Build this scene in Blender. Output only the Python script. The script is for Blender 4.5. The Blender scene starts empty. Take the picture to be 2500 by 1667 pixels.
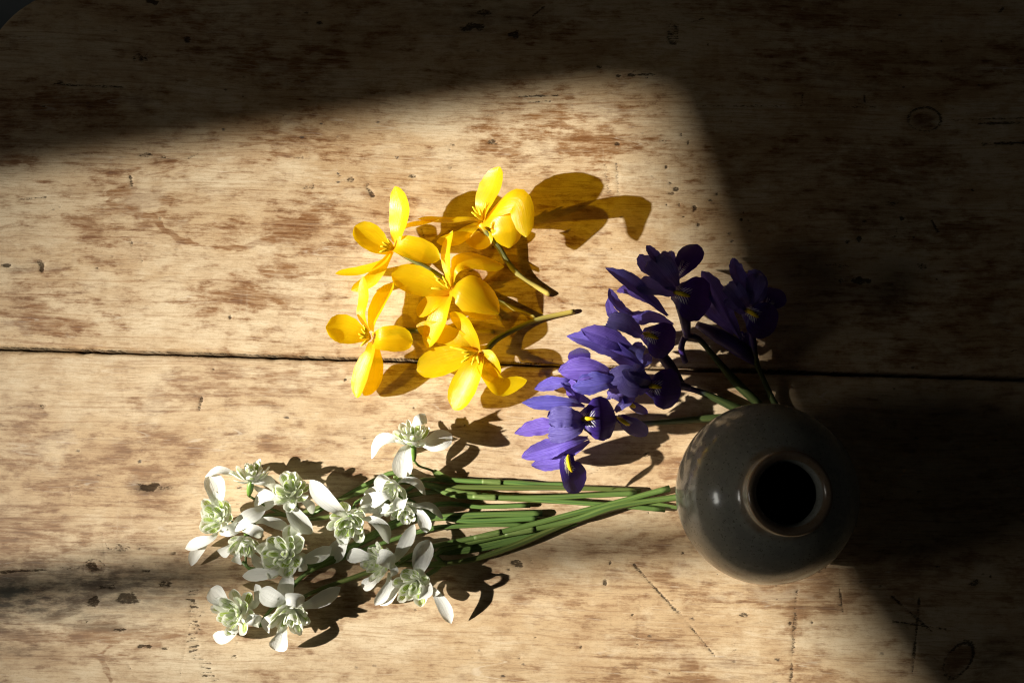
import bpy, math, random
import numpy as np
from mathutils import Vector, Matrix

sc = bpy.context.scene
col = sc.collection
R_ = math.radians
rng = random.Random(11)
nprng = np.random.default_rng(7)

# ------------------------------------------------------------------ camera
LENS, TILT, PX = 35.0, R_(8.55), 0.272e-3          # PX: metres on the table per photo pixel
F = LENS / 36 * 2500
D = PX * F
CAM = Vector((0, -D * math.sin(TILT), D * math.cos(TILT)))
cd = bpy.data.cameras.new('camera'); cd.lens = LENS; cd.sensor_width = 36
cd.clip_start = 0.01; cd.clip_end = 50
cam = bpy.data.objects.new('camera', cd); col.objects.link(cam)
cam.location = CAM; cam.rotation_euler = (TILT, 0, 0)
sc.camera = cam
ROT = Matrix.Rotation(TILT, 3, 'X')

def P(px, py, z=0.0):
    """photo pixel + height in mm above the table -> world point"""
    d = ROT @ Vector(((px - 1250) / F, -(py - 833.5) / F, -1))
    k = (z * 1e-3 - CAM.z) / d.z
    return CAM + d * k

# ------------------------------------------------------------------ light: low sun through a window, dim room
w = bpy.data.worlds.new('World'); sc.world = w; w.use_nodes = True
bg = w.node_tree.nodes['Background']; bg.inputs['Color'].default_value = (0.75, 0.72, 0.62, 1); bg.inputs['Strength'].default_value = 0.008
sc.view_settings.view_transform = 'Standard'; sc.view_settings.look = 'None'
sc.view_settings.exposure = 0; sc.view_settings.gamma = 1
EL, AZ = R_(28.5), R_(5.5)
SUN = Vector((-math.cos(EL) * math.cos(AZ), -math.cos(EL) * math.sin(AZ), math.sin(EL)))  # towards the light
AIM = P(2000, 900, 0)
ld = bpy.data.lights.new('low_sunlight', 'SPOT'); ld.energy = 14800; ld.color = (1.0, 0.945, 0.85)
ld.shadow_soft_size = 0.068; ld.spot_size = R_(4.5); ld.spot_blend = 0.9
lo = bpy.data.objects.new('low_sunlight', ld); col.objects.link(lo)
lo.location = AIM + SUN * 10.0
lo.rotation_euler = SUN.to_track_quat('Z', 'Y').to_euler()
LSRC = lo.location.copy()

sc.cycles.use_denoising = True; sc.cycles.filter_width = 1.15
sc.cycles.max_bounces = 10; sc.cycles.diffuse_bounces = 5; sc.cycles.transmission_bounces = 6
sc.cycles.sample_clamp_indirect = 6

# ------------------------------------------------------------------ helpers
def mesh_obj(name, verts, faces, mat, parent=None, smooth=True, uvs=None):
    me = bpy.data.meshes.new(name)
    org = parent_origin(parent)
    me.from_pydata([(v[0] - org[0], v[1] - org[1], v[2] - org[2]) for v in verts], [], faces)
    if smooth: me.polygons.foreach_set('use_smooth', [True] * len(me.polygons))
    if uvs is not None:
        ul = me.uv_layers.new(name='UVMap')
        idx = np.zeros(len(me.loops), dtype=np.int32); me.loops.foreach_get('vertex_index', idx)
        ul.data.foreach_set('uv', np.asarray(uvs, dtype=np.float32)[idx].ravel())
    me.materials.append(mat); me.update()
    o = bpy.data.objects.new(name, me); col.objects.link(o)
    if parent is not None: o.parent = parent
    return o
_org = {}
def parent_origin(p):
    return _org.get(p, (0, 0, 0)) if p is not None else (0, 0, 0)
def thing(name, label, cat, loc, group=None):
    o = bpy.data.objects.new(name, None); col.objects.link(o); o.location = loc; o.empty_display_size = 0.01
    o['label'] = label; o['category'] = cat
    if group: o['group'] = group
    _org[o] = tuple(loc)
    return o
def register_child(o, parent): _org[o] = parent_origin(parent)

def spline(pts, n):
    """Catmull-Rom through pts, n+1 samples spread by length"""
    p = [Vector(q) for q in pts]
    if len(p) == 2: p = [p[0], (p[0] + p[1]) / 2, p[1]]
    e = [p[0] * 2 - p[1]] + p + [p[-1] * 2 - p[-2]]
    out = []
    K = 24
    for i in range(1, len(e) - 2):
        a, b, c, d = e[i - 1], e[i], e[i + 1], e[i + 2]
        for k in range(K):
            t = k / K
            out.append(0.5 * ((2 * b) + (c - a) * t + (2 * a - 5 * b + 4 * c - d) * t * t + (3 * b - a - 3 * c + d) * t ** 3))
    out.append(p[-1])
    L = [0]
    for i in range(1, len(out)): L.append(L[-1] + (out[i] - out[i - 1]).length)
    res = []; j = 0
    for k in range(n + 1):
        s = L[-1] * k / n
        while j < len(L) - 2 and L[j + 1] < s: j += 1
        f = (s - L[j]) / max(L[j + 1] - L[j], 1e-9)
        res.append(out[j].lerp(out[j + 1], min(max(f, 0), 1)))
    return res

def lerp_table(tab, t):
    for (a, x), (b, y) in zip(tab, tab[1:]):
        if t <= b:
            f = (t - a) / (b - a); f = f * f * (3 - 2 * f) * 0.5 + f * 0.5
            return x + (y - x) * f
    return tab[-1][1]
SH = {
    'crocus': [(0, .30), (.15, .52), (.4, .90), (.6, 1), (.78, .91), (.9, .68), (.97, .38), (1, .08)],
    'snow': [(0, .16), (.2, .48), (.46, .90), (.62, 1), (.78, .86), (.90, .54), (.97, .24), (1, .05)],
    'inner': [(0, .35), (.30, .78), (.62, 1), (.84, .94), (.95, .70), (1, .36)],
    'standard': [(0, .16), (.3, .58), (.58, 1), (.78, .84), (.92, .45), (1, .06)],
    'fall': [(0, .34), (.18, .58), (.42, .97), (.62, 1.05), (.82, .90), (.93, .6), (.98, .34), (1, .12)],
    'style': [(0, .34), (.3, .72), (.62, 1), (.84, .96), (.95, .74), (1, .42)],
    'leaf': [(0, .5), (.2, .9), (.6, 1), (.85, .7), (1, .1)],
}

class Sheet:
    """a petal: a curved sheet along a 3-D spine; .at(v) gives point, tangent, side, normal"""
    def __init__(s, pts, width, shape='crocus', roll=0, cup=25, n=16, m=8, hint=(0, 0, 1), ruffle=0.0, rf=7, seed=0,
                 twist=0, flare=0.0, crease=.012):
        r = random.Random(seed)
        s.sp = spline(pts, n); s.n, s.m = n, m
        chord = (s.sp[-1] - s.sp[0]).normalized()
        h = Vector(hint)
        side0 = chord.cross(h)
        if side0.length < 0.15: side0 = chord.cross(Vector((0.3, 1, 0.1)))
        side0.normalize()
        tab = SH[shape]; verts = []; uvs = []; s.fr = []
        ph = [r.uniform(0, 6.28) for _ in range(6)]
        wav = r.uniform(.6, 1.4)
        for i in range(n + 1):
            t = i / n
            a = s.sp[max(i - 1, 0)]; b = s.sp[min(i + 1, n)]
            T = (b - a).normalized()
            sd = Matrix.Rotation(R_(roll + twist * (t - .5)), 3, chord) @ side0
            sd = (sd - T * sd.dot(T)).normalized()
            N = sd.cross(T).normalized()
            s.fr.append((s.sp[i], T, sd, N))
            hw = width / 2 * lerp_table(tab, t)
            ca = R_(max(min(cup + flare * t, 170), -170)); 
            if abs(ca) < .02: ca = .02
            Rr = hw / ca
            for j in range(m + 1):
                u = -1 + 2 * j / m
                x = Rr * math.sin(ca * u); hgt = Rr * (1 - math.cos(ca * u))
                e = abs(u) ** 2.5 * min(1, t * 2.2)
                rz = ruffle * width * e * (math.sin(rf * t * 6.28 * wav + ph[0] + (0 if u < 0 else ph[1])) + .5 * math.sin(rf * 2.3 * t * 6.28 + ph[2 + (u > 0)]))
                rx = 1 + .55 * ruffle * e * math.sin(rf * 3.1 * t * 6.28 + ph[4])
                # shallow mid-rib crease
                hgt -= crease * width * math.exp(-(u * 4) ** 2) * min(1, (1 - t) * 4)
                q = s.sp[i] + sd * (x * rx) + N * (hgt + rz)
                if ruffle and t > .9: q += T * width * ruffle * .8 * math.sin(u * 9 + ph[5])
                verts.append(q); uvs.append((j / m, t))
        s.verts, s.uvs = verts, uvs
        s.faces = [(i * (m + 1) + j, i * (m + 1) + j + 1, (i + 1) * (m + 1) + j + 1, (i + 1) * (m + 1) + j)
                   for i in range(n) for j in range(m)]
    def build(s, name, mat, parent):
        low = min(v.z for v in s.verts)
        if low < .0004:
            s.verts = [Vector((v.x, v.y, max(v.z, .0004 + .1 * max(0, v.z - low)))) for v in s.verts]
        return mesh_obj(name, s.verts, s.faces, mat, parent, uvs=s.uvs)
    def at(s, v):
        return s.fr[int(round(v * s.n))]

def tube(name, pts, radii, mat, parent, n=24, sides=8, flat=1.0, hint=(0, 0, 1), ridge=0.0):
    sp = spline(pts, n); verts = []; uvs = []
    for i in range(n + 1):
        t = i / n
        T = (sp[min(i + 1, n)] - sp[max(i - 1, 0)]).normalized()
        sd = T.cross(Vector(hint))
        sd = sd.normalized() if sd.length > .1 else T.cross(Vector((1, .2, 0))).normalized()
        N = sd.cross(T)
        k = t * (len(radii) - 1); a = int(min(k, len(radii) - 2)) if len(radii) > 1 else 0
        r = radii[a] + (radii[min(a + 1, len(radii) - 1)] - radii[a]) * (k - a)
        for j in range(sides):
            th = 2 * math.pi * j / sides
            rr = r * (1 + ridge * math.cos(th * 3))
            verts.append(sp[i] + sd * (rr * math.cos(th)) + N * (rr * flat * math.sin(th))); uvs.append((j / sides, t))
    faces = [(i * sides + j, i * sides + (j + 1) % sides, (i + 1) * sides + (j + 1) % sides, (i + 1) * sides + j)
             for i in range(n) for j in range(sides)]
    faces.append(tuple(range(sides))[::-1]); faces.append(tuple(n * sides + j for j in range(sides)))
    o = mesh_obj(name, verts, faces, mat, parent, uvs=uvs)
    o.data.polygons[-1].use_smooth = False; o.data.polygons[-2].use_smooth = False
    return o

# ------------------------------------------------------------------ materials
class NT:
    def __init__(s, name):
        s.mat = bpy.data.materials.new(name); s.mat.use_nodes = True
        s.t = s.mat.node_tree; s.t.nodes.clear()
        s.out = s.t.nodes.new('ShaderNodeOutputMaterial')
    def n(s, typ, **kw):
        nd = s.t.nodes.new('ShaderNode' + typ)
        for k, v in kw.items(): setattr(nd, k, v)
        return nd
    def link(s, a, b): s.t.links.new(a, b)
    def val(s, sock, v):
        if hasattr(v, 'is_linked') or isinstance(v, bpy.types.NodeSocket): s.link(v, sock)
        else: sock.default_value = v
    def math(s, op, a, b=None, c=None, clamp=False):
        nd = s.n('Math', operation=op, use_clamp=clamp)
        s.val(nd.inputs[0], a)
        if b is not None: s.val(nd.inputs[1], b)
        if c is not None: s.val(nd.inputs[2], c)
        return nd.outputs[0]
    def ss(s, x, a, b, lo=0.0, hi=1.0):
        nd = s.n('MapRange', interpolation_type='SMOOTHSTEP')
        s.val(nd.inputs[0], x); nd.inputs[1].default_value = a; nd.inputs[2].default_value = b
        nd.inputs[3].default_value = lo; nd.inputs[4].default_value = hi
        return nd.outputs[0]
    def mix(s, f, a, b, blend='MIX'):
        nd = s.n('Mix', data_type='RGBA', blend_type=blend)
        s.val(nd.inputs[0], f)
        for k, v in ((6, a), (7, b)):
            if isinstance(v, tuple): nd.inputs[k].default_value = (*v, 1) if len(v) == 3 else v
            else: s.link(v, nd.inputs[k])
        return nd.outputs[2]
    def noise(s, vec, scale, detail=3, rough=.55, dist=0.0):
        nd = s.n('TexNoise'); s.link(vec, nd.inputs['Vector'])
        nd.inputs['Scale'].default_value = scale; nd.inputs['Detail'].default_value = detail
        nd.inputs['Roughness'].default_value = rough; nd.inputs['Distortion'].default_value = dist
        return nd.outputs['Fac']
    def mapping(s, vec, scale=(1, 1, 1), rot=(0, 0, 0), loc=(0, 0, 0)):
        nd = s.n('Mapping'); s.link(vec, nd.inputs['Vector'])
        nd.inputs['Scale'].default_value = scale; nd.inputs['Rotation'].default_value = rot; nd.inputs['Location'].default_value = loc
        return nd.outputs[0]
    def bump(s, h, strength, dist):
        nd = s.n('Bump'); s.link(h, nd.inputs['Height']); nd.inputs['Strength'].default_value = strength
        nd.inputs['Distance'].default_value = dist
        return nd.outputs[0]

def petal_surface(m, color, tcolor, trans, rough, spec, bumpn=None, sheen=0.0, coat=0.0, clear=0.0, ccol=(1, 1, 1, 1)):
    b = m.n('BsdfPrincipled'); m.val(b.inputs['Base Color'], color)
    b.inputs['Roughness'].default_value = rough; b.inputs['Specular IOR Level'].default_value = spec
    b.inputs['Sheen Weight'].default_value = sheen
    b.inputs['Coat Weight'].default_value = coat; b.inputs['Coat Roughness'].default_value = .35
    t = m.n('BsdfTranslucent'); m.val(t.inputs['Color'], tcolor)
    if bumpn is not None:
        m.link(bumpn, b.inputs['Normal'])
    x = m.n('MixShader'); x.inputs[0].default_value = trans
    m.link(b.outputs[0], x.inputs[1]); m.link(t.outputs[0], x.inputs[2])
    if clear:      # thin tissue lets a little tinted sunlight straight through
        tr = m.n('BsdfTransparent'); tr.inputs['Color'].default_value = ccol
        y = m.n('MixShader'); y.inputs[0].default_value = clear
        m.link(x.outputs[0], y.inputs[1]); m.link(tr.outputs[0], y.inputs[2]); x = y
    m.link(x.outputs[0], m.out.inputs['Surface'])
    return m.mat

def uv_parts(m):
    tc = m.n('TexCoord'); sx = m.n('SeparateXYZ'); m.link(tc.outputs['UV'], sx.inputs[0])
    return tc, sx.outputs[0], sx.outputs[1]

def mat_crocus():
    m = NT('crocus_yellow'); tc, u, v = uv_parts(m)
    oi = m.n('ObjectInfo')
    st = m.noise(m.mapping(tc.outputs['UV'], (46, 1.2, 1)), 1.0, 3, .6)
    bl = m.noise(tc.outputs['Object'], 130, 2)
    c = m.mix(m.ss(v, 0, .35), (.82, .58, .02), (.93, .70, .006))
    c = m.mix(m.ss(st, .45, .7), c, (.86, .53, .003))
    c = m.mix(m.math('MULTIPLY', m.ss(bl, .4, .7), .35), c, (.95, .75, .02))
    hsv = m.n('HueSaturation'); m.link(c, hsv.inputs['Color']); m.link(m.math('MULTIPLY_ADD', oi.outputs['Random'], .012, .493), hsv.inputs['Hue'])
    m.link(m.math('MULTIPLY_ADD', oi.outputs['Random'], .10, .93), hsv.inputs['Value'])
    c = hsv.outputs[0]
    bp = m.bump(st, .42, .0006)
    return petal_surface(m, c, (1.0, .70, .004, 1), .50, .30, .5, bp, coat=.2, clear=.22, ccol=(1.0, .62, .01, 1))

def mat_white():
    m = NT('snowdrop_white'); tc, u, v = uv_parts(m)
    st = m.noise(m.mapping(tc.outputs['UV'], (34, 1.0, 1)), 1.0, 2, .55)
    c = m.mix(m.ss(st, .42, .68), (.84, .85, .81), (.74, .76, .71))
    c = m.mix(m.math('MULTIPLY', m.ss(v, .22, 0), .55), c, (.55, .66, .36))
    bp = m.bump(st, .7, .0006)
    return petal_surface(m, c, (.80, .82, .70, 1), .30, .45, .35, bp)

def mat_inner():
    m = NT('snowdrop_inner'); tc, u, v = uv_parts(m)
    au = m.math('ABSOLUTE', m.math('SUBTRACT', u, .5))
    stripe = m.math('SINE', m.math('MULTIPLY', u, 44.0))
    st = m.ss(stripe, -.7, .0, .55, 1)
    mask = m.math('MULTIPLY', m.ss(au, .27, .18), m.math('MULTIPLY', m.ss(v, .26, .40), m.ss(v, .92, .82)))
    nz = m.noise(tc.outputs['Object'], 260, 2)
    oi = m.n('ObjectInfo')
    amt = m.math('MULTIPLY', m.math('MULTIPLY', mask, st), m.ss(nz, .3, .55, .65, 1))
    amt = m.math('MULTIPLY', amt, m.ss(oi.outputs['Random'], .05, .6, .55, 1))
    gg = m.n('NewGeometry')
    tip = m.math('MULTIPLY', m.math('MULTIPLY', m.ss(au, .24, .14), m.ss(v, .62, .72)), m.ss(v, .96, .86))
    amt = m.math('ADD', m.math('MULTIPLY', amt, m.math('SUBTRACT', 1.0, gg.outputs['Backfacing'])), m.math('MULTIPLY', tip, m.math('MULTIPLY', gg.outputs['Backfacing'], .7)), clamp=True)
    c = m.mix(amt, (.86, .87, .81), (.29, .43, .015))
    tcol = m.mix(amt, (.84, .86, .74), (.44, .60, .06))
    return petal_surface(m, c, tcol, .38, .45, .35)

def mat_lilac(name, a, b, base):
    m = NT(name); tc, u, v = uv_parts(m)
    st = m.noise(m.mapping(tc.outputs['UV'], (30, 1.3, 1)), 1.0, 3, .6)
    bl = m.noise(tc.outputs['Object'], 160, 2)
    oi = m.n('ObjectInfo')
    c = m.mix(m.ss(st, .42, .58), a, b)
    c = m.mix(m.math('MULTIPLY', m.ss(bl, .45, .7), .3), c, b)
    c = m.mix(m.ss(v, .25, .0), c, base)
    hsv = m.n('HueSaturation'); m.link(c, hsv.inputs['Color']); m.link(m.math('MULTIPLY_ADD', oi.outputs['Random'], .03, .485), hsv.inputs['Hue'])
    m.link(m.math('MULTIPLY_ADD', oi.outputs['Random'], .22, .88), hsv.inputs['Value'])
    bp = m.bump(st, .7, .0008)
    return petal_surface(m, hsv.outputs[0], (.17, .12, .58, 1), .25, .5, .3, bp, sheen=.15)

def mat_fall():
    m = NT('iris_fall_violet'); tc, u, v = uv_parts(m)
    au = m.math('ABSOLUTE', m.math('SUBTRACT', u, .5))
    ve = m.noise(m.mapping(tc.outputs['UV'], (40, 1.6, 1)), 1.0, 3, .6)
    c = m.mix(m.ss(ve, .4, .66), (.042, .016, .20), (.022, .008, .105))
    wob = m.noise(m.mapping(tc.outputs['UV'], (9, 9, 1)), 1.0, 2)
    s = m.math('SUBTRACT', v, m.math('MULTIPLY', au, .75))
    s = m.math('MULTIPLY_ADD', wob, .05, s)
    str_ = m.ss(m.math('SINE', m.math('MULTIPLY', s, 92.0)), -.25, .25)
    reach = m.math('MULTIPLY_ADD', wob, .16, .13)
    near = m.math('MULTIPLY', m.ss(m.math('SUBTRACT', au, reach), .03, -.02), m.ss(au, .03, .05))
    zone = m.math('MULTIPLY', m.ss(v, .06, .12), m.ss(v, .44, .36))
    amt = m.math('MULTIPLY', m.math('MULTIPLY', str_, near), zone)
    c = m.mix(amt, c, (.72, .71, .74))
    bp = m.bump(ve, .2, .0006)
    return petal_surface(m, c, (.07, .02, .30, 1), .14, .42, .35, bp, sheen=.2)

def mat_simple(name, c1, c2, rough=.5, spec=.4, scale=200, stripes=None, trans=0.0, vary=0.0):
    m = NT(name); tc, u, v = uv_parts(m)
    if stripes: nz = m.noise(m.mapping(tc.outputs['UV'], stripes), 1.0, 2)
    else: nz = m.noise(tc.outputs['Object'], scale, 3)
    c = m.mix(m.ss(nz, .38, .64), c1, c2)
    if vary:
        oi = m.n('ObjectInfo'); hsv = m.n('HueSaturation'); m.link(c, hsv.inputs['Color'])
        m.link(m.math('MULTIPLY_ADD', oi.outputs['Random'], .06 * vary, .5 - .03 * vary), hsv.inputs['Hue'])
        m.link(m.math('MULTIPLY_ADD', oi.outputs['Random'], .5 * vary, 1 - .3 * vary), hsv.inputs['Value']); c = hsv.outputs[0]
    return petal_surface(m, c, c1 if isinstance(c1, tuple) and len(c1) == 4 else (*c1, 1), trans, rough, spec, m.bump(nz, .15, .0004))

def mat_stem_croc():
    m = NT('crocus_stem'); tc, u, v = uv_parts(m)
    nz = m.noise(m.mapping(tc.outputs['UV'], (7, 1.0, 1)), 1.0, 2)
    c = m.mix(m.ss(nz, .45, .6), (.16, .17, .05), (.07, .075, .028))
    c = m.mix(m.ss(v, .35, 1.0), c, (.50, .38, .08))
    c = m.mix(m.ss(v, .12, 0), c, (.75, .50, .03))
    return petal_surface(m, c, (.6, .5, .1, 1), .1, .45, .4)

def mat_stem_iris():
    m = NT('iris_stem'); tc, u, v = uv_parts(m)
    nz = m.noise(m.mapping(tc.outputs['UV'], (8, 1.5, 1)), 1.0, 2)
    c = m.mix(m.ss(nz, .4, .6), (.070, .095, .026), (.038, .060, .020))
    c = m.mix(m.ss(v, .40, .18), c, (.045, .022, .14))
    return petal_surface(m, c, (.1, .15, .03, 1), .06, .4, .4)

def mat_wood():
    m = NT('old_pine_boards')
    tc = m.n('TexCoord'); at = m.n('Attribute', attribute_name='wear')
    sep = m.n('SeparateColor'); m.link(at.outputs['Color'], sep.inputs[0])
    mark, brownA, greyA = sep.outputs
    co = m.mapping(tc.outputs['Object'], rot=(0, 0, R_(1.2)))
    # gentle waviness of the grain
    wv = m.n('TexNoise'); m.link(m.mapping(co, (3.2, 9, 1)), wv.inputs['Vector']); wv.inputs['Scale'].default_value = 1; wv.inputs['Detail'].default_value = 3
    off = m.n('CombineXYZ'); m.link(m.math('MULTIPLY_ADD', wv.outputs['Fac'], .030, -.015), off.inputs[1])
    va = m.n('VectorMath', operation='ADD'); m.link(co, va.inputs[0]); m.link(off.outputs[0], va.inputs[1])
    g = va.outputs[0]
    patch = m.noise(m.mapping(g, (5.5, 17, 1)), 1.0, 4, .6)
    patch2 = m.noise(m.mapping(g, (9, 26, 1), loc=(3.7, 1.2, 0)), 1.0, 5, .65)
    streak = m.noise(m.mapping(g, (32, 330, 1)), 1.0, 6, .62)
    streak2 = m.noise(m.mapping(g, (62, 200, 1), loc=(1.3, 8, 0)), 1.0, 5, .68)
    fine = m.noise(m.mapping(g, (120, 1150, 1)), 1.0, 3, .6)
    blot = m.noise(m.mapping(co, (70, 95, 1)), 1.0, 4, .7)
    cross = m.noise(m.mapping(co, (260, 22, 1)), 1.0, 4, .6)
    mid = m.noise(m.mapping(g, (60, 600, 1), loc=(5, 2, 0)), 1.0, 4, .65)
    c = m.mix(m.ss(patch, .34, .66), (.570, .445, .285), (.470, .325, .175))
    c = m.mix(m.math('MULTIPLY', m.ss(streak, .46, .74), .55), c, (.36, .245, .13))
    c = m.mix(m.math('MULTIPLY', m.ss(mid, .50, .70), .48), c, (.30, .175, .078))
    # stained brown dashes: streaks that gather in patches and leave the grain showing
    s1 = m.math('MULTIPLY_ADD', patch2, .62, m.math('MULTIPLY', streak2, .60))
    s1 = m.math('MULTIPLY_ADD', blot, .26, s1)
    s1 = m.math('MULTIPLY_ADD', brownA, .15, s1)
    ba = m.math('MULTIPLY', m.ss(s1, .725, .885), m.ss(mid, .30, .60, .45, 1))
    c = m.mix(m.math('MULTIPLY', ba, 1.0), c, (.43, .27, .145), 'MULTIPLY')
    soft = m.noise(m.mapping(g, (26, 46, 1), loc=(9, 4, 0)), 1.0, 4, .62)
    c = m.mix(m.math('MULTIPLY', m.ss(soft, .48, .68), .40), c, (.62, .47, .33), 'MULTIPLY')
    c = m.mix(m.math('MULTIPLY', m.ss(soft, .48, .34), .38), c, (.64, .53, .36))
    s2 = m.math('MULTIPLY_ADD', streak, .5, m.math('MULTIPLY', streak2, .6))
    c = m.mix(m.math('MULTIPLY', m.ss(s2, .63, .76), .60), c, (.42, .31, .22), 'MULTIPLY')
    lg = m.noise(m.mapping(g, (7, 520, 1), loc=(2, 7, 0)), 1.0, 3, .55)
    c = m.mix(m.math('MULTIPLY', m.ss(lg, .56, .68), .50), c, (.55, .39, .25), 'MULTIPLY')
    # worn pale areas and rubbed cross-grain scuffs
    pale = m.math('MULTIPLY', m.ss(m.math('MULTIPLY_ADD', blot, .45, patch2), .70, .52), m.ss(mid, .62, .42, .3, 1))
    c = m.mix(m.math('MULTIPLY', pale, .55), c, (.66, .555, .385))
    c = m.mix(m.math('MULTIPLY', m.ss(cross, .60, .72), .13), c, (.50, .38, .26), 'MULTIPLY')
    c = m.mix(m.math('MULTIPLY', m.ss(cross, .38, .28), .08), c, (.68, .60, .45))
    c = m.mix(m.math('MULTIPLY', m.ss(fine, .50, .74), .45), c, (.40, .29, .20), 'MULTIPLY')
    grit = m.noise(m.mapping(co, (900, 1300, 1)), 1.0, 2, .6)
    c = m.mix(m.math('MULTIPLY', m.ss(grit, .50, .72), .30), c, (.48, .37, .27), 'MULTIPLY')
    c = m.mix(m.math('MULTIPLY', m.ss(blot, .50, .68), .34), c, (.55, .42, .30), 'MULTIPLY')
    c = m.mix(m.math('MULTIPLY', at.outputs['Alpha'], .10), c, (.66, .555, .39))
    # hair scratches, pale, at odd angles
    for k, (rz, sx_, sy_, th) in enumerate(((1.25, 3, 70, .003), (.45, 2.5, 80, .0025), (-.9, 3, 66, .0025), (1.7, 2.2, 90, .003))):
        hn = m.noise(m.mapping(co, (sx_, sy_, 1), rot=(0, 0, rz), loc=(k * 3.1, k, 0)), 1.0, 1, .3)
        hm = m.math('MULTIPLY', m.ss(m.math('ABSOLUTE', m.math('SUBTRACT', hn, .53)), th, th * .3), m.ss(blot, .46, .60))
        c = m.mix(m.math('MULTIPLY', hm, .26), c, (.74, .66, .52))
    # grey-black weathering where the wear map asks for it, broken up along the grain
    gm = m.math('MULTIPLY', greyA, m.math('MULTIPLY_ADD', m.ss(streak2, .34, .60), .85, .12), clamp=True)
    c = m.mix(gm, c, (.13, .11, .10), 'MULTIPLY')
    gr = m.math('MULTIPLY', m.math('MULTIPLY', greyA, m.ss(patch2, .50, .62)), .40)
    c = m.mix(gr, c, (.06, .085, .06))
    # dents and ink-dark pits
    vo = m.n('TexVoronoi', feature='F1'); m.link(m.mapping(co, (75, 125, 1)), vo.inputs['Vector']); vo.inputs['Scale'].default_value = 1.0; vo.inputs['Randomness'].default_value = 1
    sz = m.n('SeparateColor'); m.link(vo.outputs['Color'], sz.inputs[0])
    pn = m.noise(m.mapping(co, (520, 1150, 1)), 1.0, 4, .75)
    dj = m.math('MULTIPLY_ADD', pn, .45, m.math('SUBTRACT', vo.outputs['Distance'], .22))
    pit = m.math('MULTIPLY', m.ss(dj, .13, .06), m.ss(sz.outputs[0], .76, .90))
    pit = m.math('MULTIPLY', pit, m.ss(patch, .40, .55))
    c = m.mix(m.math('MULTIPLY', pit, .80), c, (.025, .018, .013))
    mk = m.math('MULTIPLY_ADD', m.math('SUBTRACT', pn, .5), 2.0, mark)
    mk = m.math('MULTIPLY', m.ss(mk, .30, .66), m.ss(mark, .02, .22))
    c = m.mix(m.math('MULTIPLY', mk, .84), c, (.024, .017, .012))
    b = m.n('BsdfPrincipled'); m.link(c, b.inputs['Base Color'])
    m.link(m.math('MULTIPLY_ADD', streak2, .2, .46), b.inputs['Roughness']); m.link(m.math('MULTIPLY', m.math('SUBTRACT', 1.0, mk), .28), b.inputs['Specular IOR Level'])
    h = m.math('MULTIPLY_ADD', fine, .5, m.math('MULTIPLY', streak, 1.0))
    h = m.math('SUBTRACT', h, m.math('MULTIPLY', pit, 1.5)); h = m.math('SUBTRACT', h, m.math('MULTIPLY', mk, 1.6))
    m.link(m.bump(h, .35, .0005), b.inputs['Normal'])
    m.link(b.outputs[0], m.out.inputs['Surface'])
    return m.mat

def mat_vase():
    m = NT('stoneware_glaze'); tc = m.n('TexCoord'); sx = m.n('SeparateXYZ'); m.link(tc.outputs['Object'], sx.inputs[0])
    z = sx.outputs[2]
    n1 = m.noise(tc.outputs['Object'], 28, 4, .6); n2 = m.noise(tc.outputs['Object'], 190, 3, .6); n3 = m.noise(tc.outputs['Object'], 700, 2)
    c = m.mix(m.ss(n1, .35, .68), (.38, .385, .34), (.295, .30, .265))
    c = m.mix(m.math('MULTIPLY', m.ss(n2, .46, .70), .6), c, (.45, .445, .385))
    c = m.mix(m.math('MULTIPLY', m.ss(n3, .60, .70), .6), c, (.08, .07, .055))
    # thin brown where the glaze breaks at the rim and neck
    rim = m.math('MULTIPLY', m.ss(m.math('ABSOLUTE', m.math('SUBTRACT', z, .1018)), .0022, .0006), .75)
    nk = m.math('MULTIPLY', m.ss(m.math('ABSOLUTE', m.math('SUBTRACT', z, .0905)), .0030, .0008), m.ss(n1, .35, .6, .2, .7))
    c = m.mix(m.math('ADD', rim, nk, clamp=True), c, (.19, .095, .030))
    ft = m.ss(z, .016, .006); c = m.mix(ft, c, (.30, .22, .14))
    b = m.n('BsdfPrincipled'); m.link(c, b.inputs['Base Color'])
    b.inputs['Roughness'].default_value = .22; b.inputs['Specular IOR Level'].default_value = .5
    b.inputs['Coat Weight'].default_value = .5; b.inputs['Coat Roughness'].default_value = .06
    m.link(m.bump(m.math('MULTIPLY_ADD', n2, .25, n1), .22, .0018), b.inputs['Normal'])
    m.link(b.outputs[0], m.out.inputs['Surface'])
    return m.mat

M = dict(croc=mat_crocus(), white=mat_white(), inner=mat_inner(), fall=mat_fall(), wood=mat_wood(), vase=mat_vase(),
         lilac=mat_lilac('iris_lilac', (.130, .095, .46), (.060, .038, .285), (.028, .012, .14)),
         style=mat_lilac('iris_style_lilac', (.135, .110, .365), (.070, .054, .24), (.036, .020, .13)),
         crest=mat_simple('iris_crest_yellow', (.80, .60, .012), (.72, .48, .008), .5, .3),
         stamen=mat_simple('crocus_stamen', (.95, .78, .05), (.92, .70, .02), .5, .3, trans=.2),
         scroc=mat_stem_croc(), siris=mat_stem_iris(),
         green=mat_simple('snowdrop_stem', (.150, .215, .050), (.080, .135, .034), .42, .45, stripes=(9, 2.2, 1), trans=.08, vary=1.0),
         ovary=mat_simple('snowdrop_ovary', (.12, .22, .030), (.09, .17, .025), .4, .45),
         spathe=mat_simple('snowdrop_spathe', (.20, .27, .075), (.12, .19, .045), .5, .4, stripes=(10, 1.5, 1), trans=.2),
         wall=mat_simple('dark_plaster', (.05, .045, .04), (.04, .036, .032), .9, .1, 8),
         frame=mat_simple('dark_window_paint', (.06, .05, .04), (.05, .042, .034), .6, .3, 20),
         floor=mat_simple('slate_floor', (.20, .22, .23), (.13, .15, .16), .7, .3, 6))

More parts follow.
